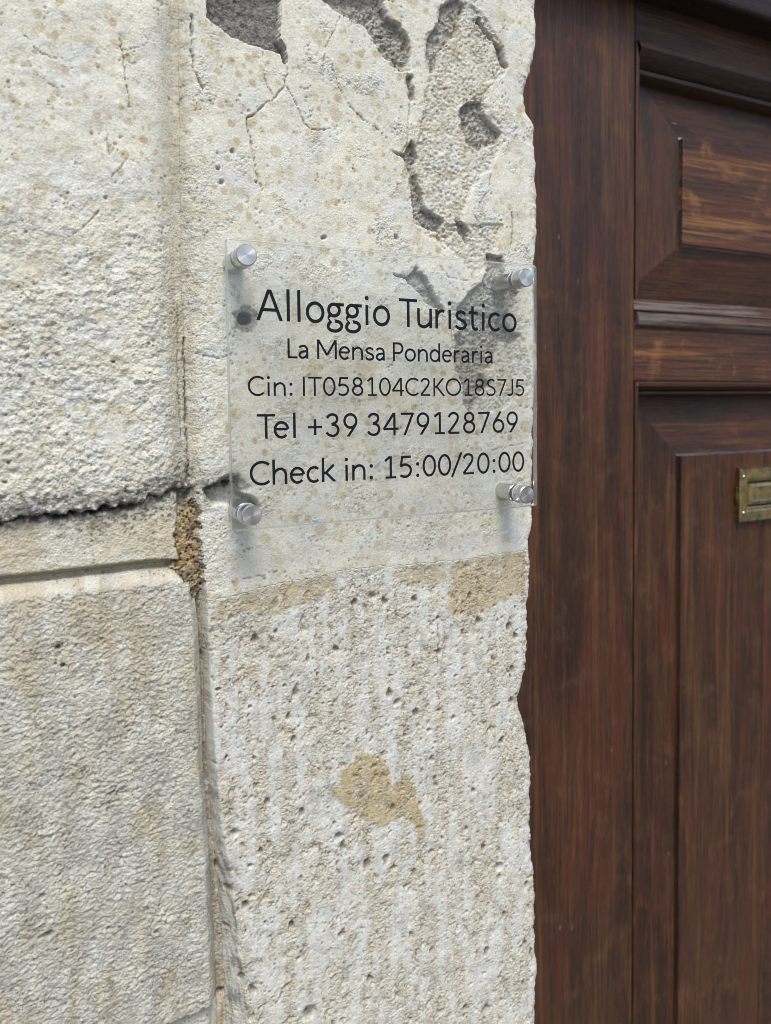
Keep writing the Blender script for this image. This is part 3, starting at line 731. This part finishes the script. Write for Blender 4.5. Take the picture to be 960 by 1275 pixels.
# weathered sill moulding on the middle rail
bm = bmesh.new()
pr = [(YD+0.03, z_mid_t+0.002), (YD+0.014, z_mid_t+0.001), (YD+0.010, z_mid_t-0.001), (YD+0.0035, z_mid_t-0.0085), (YD+0.0005, z_mid_t-0.0112), (YD+0.0018, z_mid_t-0.0122),
      (YD-0.0015, z_mid_t-0.0135), (YD-0.0035, z_mid_t-0.018), (YD-0.0032, z_mid_t-0.023), (YD-0.0005, z_mid_t-0.0265), (YD+0.003, z_mid_t-0.0275), (YD+0.03, z_mid_t-0.0275)]
vs_ = [[bm.verts.new((xx-DO[0], y-DO[1], zc_-DO[2])) for y, zc_ in pr] for xx in np.linspace(XS+0.001, XR-0.001, 30)]
for a_, b_ in zip(vs_[:-1], vs_[1:]):
    for j in range(len(pr)-1): bm.faces.new((a_[j], b_[j], b_[j+1], a_[j+1]))
    bm.faces.new((a_[-1], b_[-1], b_[0], a_[0]))
bm.faces.new(vs_[0]); bm.faces.new(vs_[-1])
o = bm_obj('sill_moulding', bm, WOOD_GREY, door, smooth=True, sharp=R(40)); o['label'] = 'grey weathered sill strip, cracked along the grain'
# panels: (frame x0, x1, z bottom, z top), moulding, field
YP = YD+0.020                               # panel border plane
def panel(x0, x1, z0, z1, fx0, fx1, fz0, fz1, big):
    # moulding runs round the opening; offset grows into the panel
    if big: prof = [(0.0, YD+0.012), (0.0, YD-0.001), (0.002, YD-0.004), (0.006, YD-0.0045), (0.012, YD-0.001), (0.0175, YD+0.006), (0.0185, YD+0.009), (0.0195, YD+0.006), (0.023, YD+0.006), (0.0255, YD+0.010), (0.026, YD+0.022)]
    else: prof = [(0.0, YD+0.012), (0.0, YD-0.0005), (0.0015, YD-0.002), (0.004, YD-0.0015), (0.007, YD+0.003), (0.008, YD+0.006), (0.0088, YD+0.004), (0.0108, YD+0.004), (0.012, YD+0.008), (0.012, YD+0.022)]
    side = [(0.0, YD+0.012), (0.0, YD-0.0004), (0.0012, YD-0.0012), (0.0035, YD-0.0006), (0.0055, YD+0.003), (0.0068, YD+0.003), (0.0075, YD+0.008), (0.0075, YD+0.022)]
    def strip(name, p, prof_, mat):
        sweep_profile(name, p, prof_, mat)
    ct = prof[-1][0]; cs = side[-1][0]
    def mitred(name, ends, prof_, out, mat):
        # ends: (x, z) pairs for the outer line; out: inward direction; mitre slopes at both ends
        (xa, za), (xb, zb) = ends
        rows = []
        L = math.hypot(xb-xa, zb-za); tx, tz = (xb-xa)/L, (zb-za)/L
        m0 = (cs if tz == 0 else ct); mm = prof_[-1][0]
        for f in np.linspace(0, 1, 25):
            row = []
            for o_, y in prof_:
                c = m0*(o_/mm)
                s_ = c+(L-2*c)*f
                row.append((xa+tx*s_+out[0]*o_-DO[0], y-DO[1], za+tz*s_+out[1]*o_-DO[2]))
            rows.append(row)
        bm = bmesh.new(); vr = [[bm.verts.new(c) for c in r] for r in rows]
        for a_, b_ in zip(vr[:-1], vr[1:]):
            for j in range(len(prof_)-1): bm.faces.new((a_[j], b_[j], b_[j+1], a_[j+1]))
        bm_obj(name, bm, mat, door, smooth=True, sharp=R(35))
    mitred('moulding', ((x0, z1), (x1, z1)), prof, (0, -1), WOOD_H)
    if not big: mitred('moulding', ((x0, z0), (x1, z0)), prof, (0, 1), WOOD_H)
    mitred('moulding', ((x0, z0), (x0, z1)), side, (1, 0), WOOD_V)
    mitred('moulding', ((x1, z0), (x1, z1)), side, (-1, 0), WOOD_V)
    # sloping border rises towards the raised field
    bm = bmesh.new()
    def ring(a, b, c, d, y): return [bm.verts.new((xx-DO[0], y-DO[1], q-DO[2])) for xx, q in ((a, c), (b, c), (b, d), (a, d))]
    r1 = ring(x0+0.003, x1-0.003, z0+0.003, z1-0.003, YP+0.002); r2 = ring(fx0, fx1, fz0, fz1, YP-0.008)
    for i in range(4): bm.faces.new((r1[i], r1[(i+1) % 4], r2[(i+1) % 4], r2[i])).material_index = i % 2
    bmesh.ops.subdivide_edges(bm, edges=bm.edges[:], cuts=6, use_grid_fill=True)
    for v in bm.verts: v.co.y += 0.0006*math.sin(v.co.x*41+v.co.z*17)
    pb = bm_obj('panel', bm, WOOD_H, door); pb.data.materials.append(WOOD_V)
    cuts = [fx0+0.0012, fx1-0.0012] if big else [fx0+0.0012, P(948, 900, YP-0.0130)[0], fx1-0.0012]
    for c0, c1 in zip(cuts[:-1], cuts[1:]):
        bm = bmesh.new(); box(bm, c0+(0.00015 if c0 != cuts[0] else 0)-DO[0], c1-(0.00015 if c1 != cuts[-1] else 0)-DO[0], YP-0.0130-DO[1], YP+0.004-DO[1], fz0+0.0012-DO[2], fz1-0.0012-DO[2])
        bmesh.ops.bevel(bm, geom=bm.edges[:], offset=0.0012 if big else 0.0006, segments=3, profile=0.5, affect='EDGES')
        f = bm_obj('raised_field' if big else 'field_plank', bm, WOOD_V if not big else WOOD_RAIL, pb)
    return f
f_l = P(849, 300, YP-0.0130)[0]
panel(XS, XR, z_mid_t-0.002, zt_rail_b, f_l, XR-(f_l-XS), P(850, 306, YP-.0130)[2], P(850, 169, YP-.0130)[2], True)
z_field_t = P(850, 566, YP-.0130)[2]
field = panel(XS, XR, z_low, z_mid_b, f_l, XR-(f_l-XS), z_low+0.055, z_field_t, False)
panel(XS, XR, zt_rail_t, z_top-0.12, f_l, XR-(f_l-XS), zt_rail_t+0.055, z_top-0.175, False)
# dark ledge across the door above the top rail
zl = P(862, 1, YD-.02)[2]
board('ledge', X0+0.05, XEND, YD-0.028, YD+0.01, zl, zl+0.035, WOOD_DARK, 0.004, label='dark projecting ledge above the top rail')

random.seed(11)
for o in [q for q in bpy.data.objects if q.type == 'MESH' and q.data.materials and 'wood' in q.data.materials[0].name]: o['grain'] = random.random()

# far jamb and lintel of the doorway
def rough_block(name, x0, x1, z0, z1, yb, parent, o3, seed):
    nxx, nzz = max(4, int((x1-x0)/0.02)), max(4, int((z1-z0)/0.02))
    u, v = np.meshgrid(np.linspace(0, 1, nxx), np.linspace(0, 1, nzz))
    X, Z = x0+u*(x1-x0), z0+v*(z1-z0)
    ed = np.minimum(np.minimum(X-x0, x1-X), np.minimum(Z-z0, z1-Z))
    Yv = -(fbm(X*30, Z*30, 4, seed)*0.0025+0.002)+0.004*np.exp(-ed/0.006)
    vv = np.stack([X, Yv, Z], -1).reshape(-1, 3); n0 = len(vv); a = np.arange(n0).reshape(nzz, nxx)
    fc = [(a[i, j], a[i, j+1], a[i+1, j+1], a[i+1, j]) for i in range(nzz-1) for j in range(nxx-1)]
    rim = list(a[0, :-1])+list(a[:-1, -1])+list(a[-1, :0:-1])+list(a[:0:-1, 0]); m_ = len(rim)
    bk = vv[rim].copy(); bk[:, 1] = yb
    fc += [(rim[(i+1) % m_], rim[i], n0+i, n0+(i+1) % m_) for i in range(m_)]+[tuple(n0+i for i in range(m_))]
    me = bpy.data.meshes.new(name); me.from_pydata((np.vstack([vv, bk])-np.array(o3)).tolist(), [], [tuple(int(q) for q in f_) for f_ in fc])
    for nm, c4 in (('stain_a', (0.1, 0.05, 0.0, 0.5)), ('stain_shade_b', (0.3, 0.0, 0.5, 1.0))):
        at = me.attributes.new(nm, 'FLOAT_COLOR', 'POINT'); at.data.foreach_set('color', np.tile(np.array(c4, np.float32), len(me.vertices)))
    return link(name, me, STONE, parent)
fo = (XEND-0.03, 0.0, 0.0)
fj = empty('door_jamb', fo, 'plain pale stone jamb past the door, without a sign', 'door jamb')
for i, (za, zb) in enumerate(((0.0, 0.74), (0.743, 1.50), (1.503, 2.26))):
    rough_block('stone_block', XEND-0.03, XEND+0.55, za, zb, 0.13, fj, fo, 201+i)
lo = (0.30, 0.0, 2.264)
li = empty('stone_lintel', lo, 'pale stone lintel spanning the top of the wooden door', 'lintel')
rough_block('stone_block', 0.30, XEND+0.55, 2.264, 2.60, 0.13, li, lo, 211)

# brass letter plate
lp_x, lp_zt, lp_zb = P(921, 583, YP-.0130-.005)[0], P(924, 583, YP-.0130-.005)[2], P(924, 650, YP-.0130-.005)[2]
YF = YP-0.0130
lp = empty('letter_plate', (lp_x-DO[0], YF-DO[1], lp_zb-DO[2]), parent=door)
lp['label'] = 'tarnished brass letter plate'
LW, LH = 0.215, lp_zt-lp_zb
def frame_mesh(w_, h_, rings):
    """rings: (inset, y) from the outside inwards"""
    bm = bmesh.new(); rr_ = []
    for ins, y in rings:
        rr_.append([bm.verts.new(c) for c in ((ins, y, ins), (w_-ins, y, ins), (w_-ins, y, h_-ins), (ins, y, h_-ins))])
    for a_, b_ in zip(rr_[:-1], rr_[1:]):
        for i in range(4): bm.faces.new((a_[i], a_[(i+1) % 4], b_[(i+1) % 4], b_[i]))
    return bm
bm = frame_mesh(LW, LH, [(0, 0.0005), (0, -0.0052), (0.0006, -0.0060), (0.0095, -0.0060), (0.0112, -0.0050), (0.0125, -0.0030), (0.0135, -0.0026), (0.0135, 0.0005)])
bm_obj('frame', bm, BRASS, lp)
# cut-out ear on the left edge: the plate stands off the door on two feet
bm = bmesh.new(); box(bm, -0.0018, -0.0002, -0.0035, -0.0004, LH*0.36, LH*0.66)
bmesh.ops.bevel(bm, geom=bm.edges[:], offset=0.0003, segments=2, affect='EDGES'); bm_obj('side_lug', bm, BRASS, lp)
bm = frame_mesh(LW-0.030, LH-0.030, [(0, 0.001), (0, -0.0022), (0.0012, -0.0042), (0.004, -0.0050), (0.0055, -0.0044)])
bmesh.ops.contextual_create(bm, geom=[e for e in bm.edges if e.is_boundary and abs(e.verts[0].co.y+0.0044) < 1e-6])
bm_obj('flap', bm, BRASS, lp, (0.015, 0, 0.015))
def screw_mesh():
    bm = bmesh.new()
    prof = [(0.0000, -0.0011), (0.0012, -0.0010), (0.0020, -0.0004), (0.0023, 0.0004)]
    rings = []
    for r_, y in prof[1:]:
        rings.append([bm.verts.new((r_*math.cos(a_*math.tau/16), y, r_*math.sin(a_*math.tau/16))) for a_ in range(16)])
    c = bm.verts.new((0, prof[0][1], 0))
    for i in range(16):
        bm.faces.new((c, rings[0][i], rings[0][(i+1) % 16]))
        for a_, b_ in zip(rings[:-1], rings[1:]): bm.faces.new((a_[i], b_[i], b_[(i+1) % 16], a_[(i+1) % 16]))
    return bm
for sx, sz in ((0.0052, 0.0085), (0.0052, LH-0.0085), (LW-0.0052, 0.0085), (LW-0.0052, LH-0.0085)):
    bm_obj('screw', screw_mesh(), BRASS, lp, (sx, -0.0062, sz), smooth=True)

# ------------------------------------------------------------------ acrylic sign
YB, YFR = -0.0165, -0.0205                    # back and front of the plate
cs_ = [P(281, 295, YFR), P(669, 330, YFR), P(669, 631, YFR), P(290, 661, YFR)]
sx0 = (cs_[0][0]+cs_[3][0])/2; sx1 = (cs_[1][0]+cs_[2][0])/2
sz1 = (cs_[0][2]+cs_[1][2])/2; sz0 = (cs_[2][2]+cs_[3][2])/2
print('plate', sx0, sx1, sz0, sz1, sx1-sx0, sz1-sz0)
SO = np.array([sx0, 0.0, sz0])
sign = empty('acrylic_sign', tuple(SO), 'clear acrylic guesthouse sign on four steel standoffs, lettered in blue-black', 'sign')
SW, SH = sx1-sx0, sz1-sz0
bm = bmesh.new(); rad = 0.0022; outl = []
for cx_, cz_, a0 in ((SW-rad, SH-rad, 0), (rad, SH-rad, 90), (rad, rad, 180), (SW-rad, rad, 270)):
    for i in range(7):
        a_ = R(a0+i*15); outl.append((cx_+rad*math.cos(a_), cz_+rad*math.sin(a_)))
ins = 0.0005; rings = []
for y, s_ in ((YFR, ins), (YFR+ins, 0), (YB-ins, 0), (YB, ins)):
    rings.append([bm.verts.new((SW/2+(a_-SW/2)*(1-2*s_/SW), y, SH/2+(b_-SH/2)*(1-2*s_/SH))) for a_, b_ in outl])
n_ = len(outl); bm.faces.new(rings[0]); bm.faces.new(rings[-1][::-1])
for a_, b_ in zip(rings[:-1], rings[1:]):
    for i in range(n_):
        f_ = bm.faces.new((a_[i], a_[(i+1) % n_], b_[(i+1) % n_], b_[i])); f_.material_index = 1
plate = bm_obj('panel', bm, ACRYL, sign); plate.data.materials.append(ACRYL_EDGE)

def lathe(name, prof, mat, parent, loc, seg=48):
    bm = bmesh.new(); rg = []
    for r_, y in prof:
        rg.append([bm.verts.new((0, y, 0))] if r_ == 0 else [bm.verts.new((r_*math.cos(i*math.tau/seg), y, r_*math.sin(i*math.tau/seg))) for i in range(seg)])
    for a_, b_ in zip(rg[:-1], rg[1:]):
        for i in range(seg):
            q = [a_[i % len(a_)], a_[(i+1) % len(a_)], b_[(i+1) % len(b_)], b_[i % len(b_)]]
            q = list(dict.fromkeys(q))
            if len(q) > 2: bm.faces.new(q)
    return bm_obj(name, bm, mat, parent, loc, smooth=True, sharp=R(30))
cap_px = [(309, 317), (655, 346), (657, 618), (312, 640)]
YCAP = -0.0285
cp = [P(a_, b_, YCAP) for a_, b_ in cap_px]
cxl = (cp[0][0]+cp[3][0])/2; cxr = (cp[1][0]+cp[2][0])/2; czt = (cp[0][2]+cp[1][2])/2; czb = (cp[2][2]+cp[3][2])/2
print('caps', [tuple(np.round(c, 4)) for c in cp])
WASH, _t, _b = new_mat('clear_washer'); _b.inputs['Base Color'].default_value = (0.70, 0.76, 0.86, 1); _b.inputs['Roughness'].default_value = 0.25; _b.inputs['Transmission Weight'].default_value = 0.3
for xx, zz_ in ((cxl, czt), (cxr, czt), (cxr, czb), (cxl, czb)):
    st = empty('standoff', (xx-SO[0], 0, zz_-SO[2]), parent=sign)
    lathe('barrel', [(0, 0.006), (0.0054, 0.006), (0.0054, YB+0.0004), (0.0050, YB), (0, YB)], STEEL, st, (0, 0, 0))
    lathe('washer', [(0, YFR), (0.0058, YFR), (0.0058, YFR-0.0007), (0, YFR-0.0007)], WASH, st, (0, 0, 0))
    lathe('cap', [(0, -0.0008+YFR), (0.0056, YFR-0.0008), (0.0056, YFR-0.0022), (0.0053, YFR-0.0026), (0.0056, YFR-0.003), (0.0056, YCAP+0.0007), (0.0050, YCAP), (0.0025, YCAP), (0, YCAP)], STEEL_CAP, st, (0, 0, 0))

# ---- lettering: humanist sans drawn as pen strokes, outlined by distance field (units: cap height)
def arc(cx_, cy_, rx, ry, a0, a1, n=28):
    return [(cx_+rx*math.cos(R(a0+(a1-a0)*i/n)), cy_+ry*math.sin(R(a0+(a1-a0)*i/n))) for i in range(n+1)]
def spl(p, n=7):
    p = [np.array(q, float) for q in p]; q = [2*p[0]-p[1]]+p+[2*p[-1]-p[-2]]; o = []
    for i in range(1, len(q)-2):
        for k_ in range(n):
            t_ = k_/n
            o.append(tuple(0.5*((2*q[i])+(-q[i-1]+q[i+1])*t_+(2*q[i-1]-5*q[i]+4*q[i+1]-q[i+2])*t_**2+(-q[i-1]+3*q[i]-3*q[i+1]+q[i+2])*t_**3)))
    return o+[tuple(p[-1])]
def arch(x0, x1, top=.645):
    return spl([(x0, .40), (x0+.07, .545), (x0+.21, top-.015), (x0+.33, top-.005), (x1-.055, .56), (x1, .41)])+[(x1, 0)]
G = {  # advance, strokes, dots, clip (low, high)
 'A': (.95, [[(.045, -.06), (.475, 1.03)], [(.475, 1.03), (.905, -.06)], [(.2, .345), (.75, .345)]], [], (0, 1)),
 'l': (.385, [[(.19, 0), (.19, 1.045)]], [], None),
 'o': (.80, [arc(.40, .345, .29, .305, 0, 360)], [], None),
 'g': (.70, [arc(.31, .455, .205, .195, 0, 360), [(.40, .645), (.69, .645)], spl([(.19, .30), (.125, .24), (.125, .165), (.21, .105), (.36, .09), (.5, .06), (.59, -.03), (.565, -.145), (.45, -.225), (.31, -.245), (.16, -.21), (.08, -.12), (.11, -.01), (.2, .085)])], [], None),
 'i': (.37, [[(.185, 0), (.185, .69)]], [(.185, .925, .078)], None),
 'T': (.80, [[(.02, .945), (.78, .945)], [(.40, 0), (.40, .96)]], [], None),
 'u': (.78, [[(.13, .69), (.13, .27)]+spl([(.13, .27), (.17, .11), (.33, .04), (.47, .07), (.6, .17), (.65, .27)]), [(.65, 0), (.65, .69)]], [], None),
 'r': (.52, [[(.13, 0), (.13, .69)], spl([(.13, .36), (.18, .52), (.28, .62), (.38, .64), (.47, .625)])], [], None),
 's': (.62, [spl([(.52, .56), (.42, .625), (.3, .645), (.17, .6), (.125, .505), (.19, .41), (.32, .355), (.46, .29), (.525, .19), (.47, .085), (.34, .04), (.21, .05), (.08, .125)])], [], None),
 't': (.53, [spl([(.22, .88), (.22, .5), (.22, .22), (.25, .09), (.34, .04), (.46, .075)]), [(.04, .635), (.46, .635)]], [], None),
 'c': (.65, [arc(.375, .345, .28, .305, 48, 312)], [], None),
 'L': (.64, [[(.14, 1), (.14, 0)], [(.09, .05), (.61, .05)]], [], None),
 'a': (.70, [spl([(.1, .55), (.19, .62), (.31, .645), (.44, .61), (.515, .5), (.53, .38)])+[(.53, 0)], spl([(.53, .375), (.37, .365), (.2, .32), (.11, .2), (.16, .08), (.28, .04), (.41, .085), (.53, .2)])], [], None),
 'M': (1.24, [[(.13, 0), (.13, 1)], [(.12, 1.02), (.62, .2)], [(.62, .2), (1.12, 1.02)], [(1.11, 0), (1.11, 1)]], [], (0, 1)),
 'e': (.73, [[(.1, .375), (.63, .375)], arc(.37, .345, .275, .305, 6, 318)], [], None),
 'n': (.78, [[(.13, 0), (.13, .69)], arch(.13, .65)], [], None),
 'P': (.80, [[(.14, 0), (.14, 1)], [(.14, .948), (.42, .948)]+arc(.42, .69, .25, .258, 90, -90)+[(.14, .432)]], [], None),
 'd': (.80, [[(.66, 0), (.66, 1.045)], arc(.375, .345, .28, .305, 0, 360)], [], None),
 'C': (.90, [arc(.53, .5, .45, .455, 47, 313)], [], None),
 'I': (.38, [[(.19, 0), (.19, 1)]], [], None),
 '0': (.80, [arc(.40, .5, .295, .452, 0, 360)], [], None),
 '5': (.80, [[(.66, .945), (.215, .945)]+spl([(.215, .945), (.185, .72), (.16, .545), (.29, .595), (.43, .585), (.585, .505), (.65, .345), (.6, .165), (.46, .06), (.3, .05), (.12, .12)])], [], None),
 '8': (.80, [arc(.40, .745, .225, .205, 0, 360), arc(.40, .293, .275, .245, 0, 360)], [], None),
 '1': (.80, [[(.17, .79), (.45, 1.0)], [(.45, 0), (.45, 1)], [(.19, .045), (.71, .045)]], [], (0, 1)),
 '4': (.80, [[(.57, 0), (.57, 1)], [(.58, 1.02), (.06, .29)], [(.03, .29), (.77, .29)]], [], (0, 1)),
 '2': (.80, [spl([(.125, .76), (.175, .87), (.28, .94), (.42, .945), (.555, .88), (.595, .74), (.53, .57), (.36, .36), (.1, .06)]), [(.1, .05), (.68, .05)]], [], (0, 1.01)),
 'K': (.84, [[(.14, 0), (.14, 1)], [(.14, .515), (.32, .515)], [(.24, .47), (.76, 1.06)], [(.26, .56), (.82, -.06)]], [], (0, 1)),
 'O': (1.08, [arc(.54, .5, .455, .455, 0, 360)], [], None),
 'S': (.74, [spl([(.62, .84), (.52, .92), (.38, .95), (.23, .9), (.16, .77), (.21, .63), (.36, .545), (.52, .47), (.63, .36), (.63, .2), (.53, .085), (.36, .045), (.2, .08), (.08, .17)])], [], None),
 '7': (.80, [[(.09, .945), (.72, .945)], [(.69, .98), (.24, -.06)]], [], (0, 1)),
 'J': (.56, [[(.42, 1), (.42, .3)]+spl([(.42, .3), (.4, .14), (.31, .06), (.18, .05), (.06, .09)])], [], None),
 'h': (.78, [[(.13, 0), (.13, 1.045)], arch(.13, .65)], [], None),
 'k': (.72, [[(.13, 0), (.13, 1.045)], [(.13, .385), (.25, .385)], [(.22, .36), (.62, .73)], [(.24, .42), (.71, -.05)]], [], (0, 1.045)),
 ':': (.40, [], [(.2, .085, .082), (.2, .60, .082)], None),
 '/': (.60, [[(.03, -.09), (.55, 1.06)]], [], None),
 '+': (.80, [[(.09, .43), (.71, .43)], [(.40, .10), (.40, .76)]], [], None),
 '3': (.80, [spl([(.13, .80), (.24, .915), (.39, .947), (.54, .89), (.59, .755), (.52, .61), (.33, .54)]), spl([(.33, .54), (.55, .47), (.635, .3), (.565, .125), (.4, .048), (.22, .09), (.1, .2)])], [], None),
 '9': (.80, [arc(.39, .665, .27, .283, 0, 360), spl([(.66, .66), (.635, .53), (.56, .4), (.44, .23), (.24, -.06)])], [], (0, 1)),
 '6': (.80, [arc(.41, .322, .275, .275, 0, 360), spl([(.135, .33), (.16, .45), (.24, .58), (.36, .75), (.57, 1.06)])], [], (0, 1)),
 ' ': (.30, [], [], None)}
def glyph(ch, hw):
    adv, st, dots, clip = G[ch]
    g = 0.0165; xs = np.arange(-.12, adv+.14, g); ys = np.arange(-.36, 1.18, g)
    X, Y = np.meshgrid(xs, ys); sd = np.full(X.shape, 9.0)
    for s_ in st:
        p = np.array(s_); d = np.full(X.shape, 9.0)
        for i in range(len(p)-1): d = np.minimum(d, seg_d(X, Y, p[i], p[i+1]))
        d = d-hw*(0.92 if len(p) == 2 and abs(p[0][1]-p[1][1]) < 1e-6 else 1.0)
        if np.hypot(*(p[0]-p[-1])) > 1e-6:            # square pen ends
            for e, q in ((p[0], p[1]), (p[-1], p[-2])):
                t_ = (e-q)/np.hypot(*(e-q)); pl = (X-e[0])*t_[0]+(Y-e[1])*t_[1]
                near = np.hypot(X-e[0], Y-e[1]) < hw*2.2
                d = np.where(near, np.maximum(d, pl), d)
        sd = np.minimum(sd, d)
    for a_, b_, r_ in dots: sd = np.minimum(sd, np.hypot(X-a_, Y-b_)-r_)
    if clip: sd = np.maximum(sd, np.maximum(clip[0]-Y, Y-clip[1]))
    verts, faces, cache = [], [], {}
    def vid(key, c):
        if key not in cache: cache[key] = len(verts); verts.append(c)
        return cache[key]
    for i, j in zip(*np.where(np.minimum.reduce([sd[:-1, :-1], sd[1:, :-1], sd[:-1, 1:], sd[1:, 1:]]) < 0)):
        cn = [(i, j), (i, j+1), (i+1, j+1), (i+1, j)]; poly = []
        for q in range(4):
            a_, b_ = cn[q], cn[(q+1) % 4]; va, vb = sd[a_], sd[b_]
            if va < 0: poly.append(vid(a_, (xs[a_[1]], ys[a_[0]])))
            if (va < 0) != (vb < 0):
                t_ = va/(va-vb); k_ = (min(a_, b_), max(a_, b_))
                poly.append(vid(k_, (xs[a_[1]]+t_*(xs[b_[1]]-xs[a_[1]]), ys[a_[0]]+t_*(ys[b_[0]]-ys[a_[0]]))))
        poly = list(dict.fromkeys(poly))
        if len(poly) > 2: faces.append(poly)
    return verts, faces
def text_line(txt, a, b, cap, hw, label, track=0.0):
    """a, b: pixel of the left and right end on the baseline; cap: cap height in metres"""
    pa, pb = P(a[0], a[1], YFR), P(b[0], b[1], YFR)
    cache = {c: glyph(c, hw) for c in set(txt)}
    pen = 0; V, Fc = [], []; pos_ = []
    for i, c in enumerate(txt):
        kern = {'Te': -.13, 'Tu': -.10, '7J': -.06, 'S7': -.02, 'La': -.03, '0/': -.04, '/2': -.05, 'Po': -.05}.get(txt[i:i+2], 0)
        pos_.append(pen); pen += G[c][0]+track+kern
    allx = [pos_[i]+v[0] for i, c in enumerate(txt) for v in cache[c][0]]
    x0, x1 = min(allx), max(allx); sx_ = (pb[0]-pa[0])/(x1-x0)
    for i, c in enumerate(txt):
        v, f_ = cache[c]; o_ = len(V)
        V += [(pa[0]+(pos_[i]+q[0]-x0)*sx_-SO[0], YFR-0.00025, (pa[2]+(pb[2]-pa[2])*(pos_[i]+q[0]-x0)/(x1-x0))+q[1]*cap-SO[2]) for q in v]
        Fc += [[k_+o_ for k_ in q] for q in f_]
    print(txt, 'xscale/cap', round(sx_/cap, 3), 'cap mm', round(cap*1000, 2))
    me = bpy.data.meshes.new('lettering'); me.from_pydata(V, [], Fc)
    o = link('lettering', me, INK, sign); o['label'] = label
    return o
def capm(px, y0, y1): return P(px, y0, YFR)[2]-P(px, y1, YFR)[2]
text_line('Alloggio Turistico', (319, 398.5), (643, 413.8), capm(335, 360.5, 399.3), .058, 'line reading Alloggio Turistico')
text_line('La Mensa Ponderaria', (358, 446), (613, 452.6), capm(361, 421.5, 446.2), .060, 'line reading La Mensa Ponderaria')
text_line('Cin: IT058104C2KO18S7J5', (308.5, 493), (652.5, 493), capm(376, 468.8, 493), .056, 'line reading Cin: IT058104C2KO18S7J5')
text_line('Tel +39 3479128769', (320, 546.5), (644.6, 538.2), capm(332, 515.2, 546), .057, 'line reading Tel +39 3479128769')
text_line('Check in: 15:00/20:00', (311, 605), (652.5, 587), capm(487, 568.2, 596), .058, 'line reading Check in: 15:00/20:00')
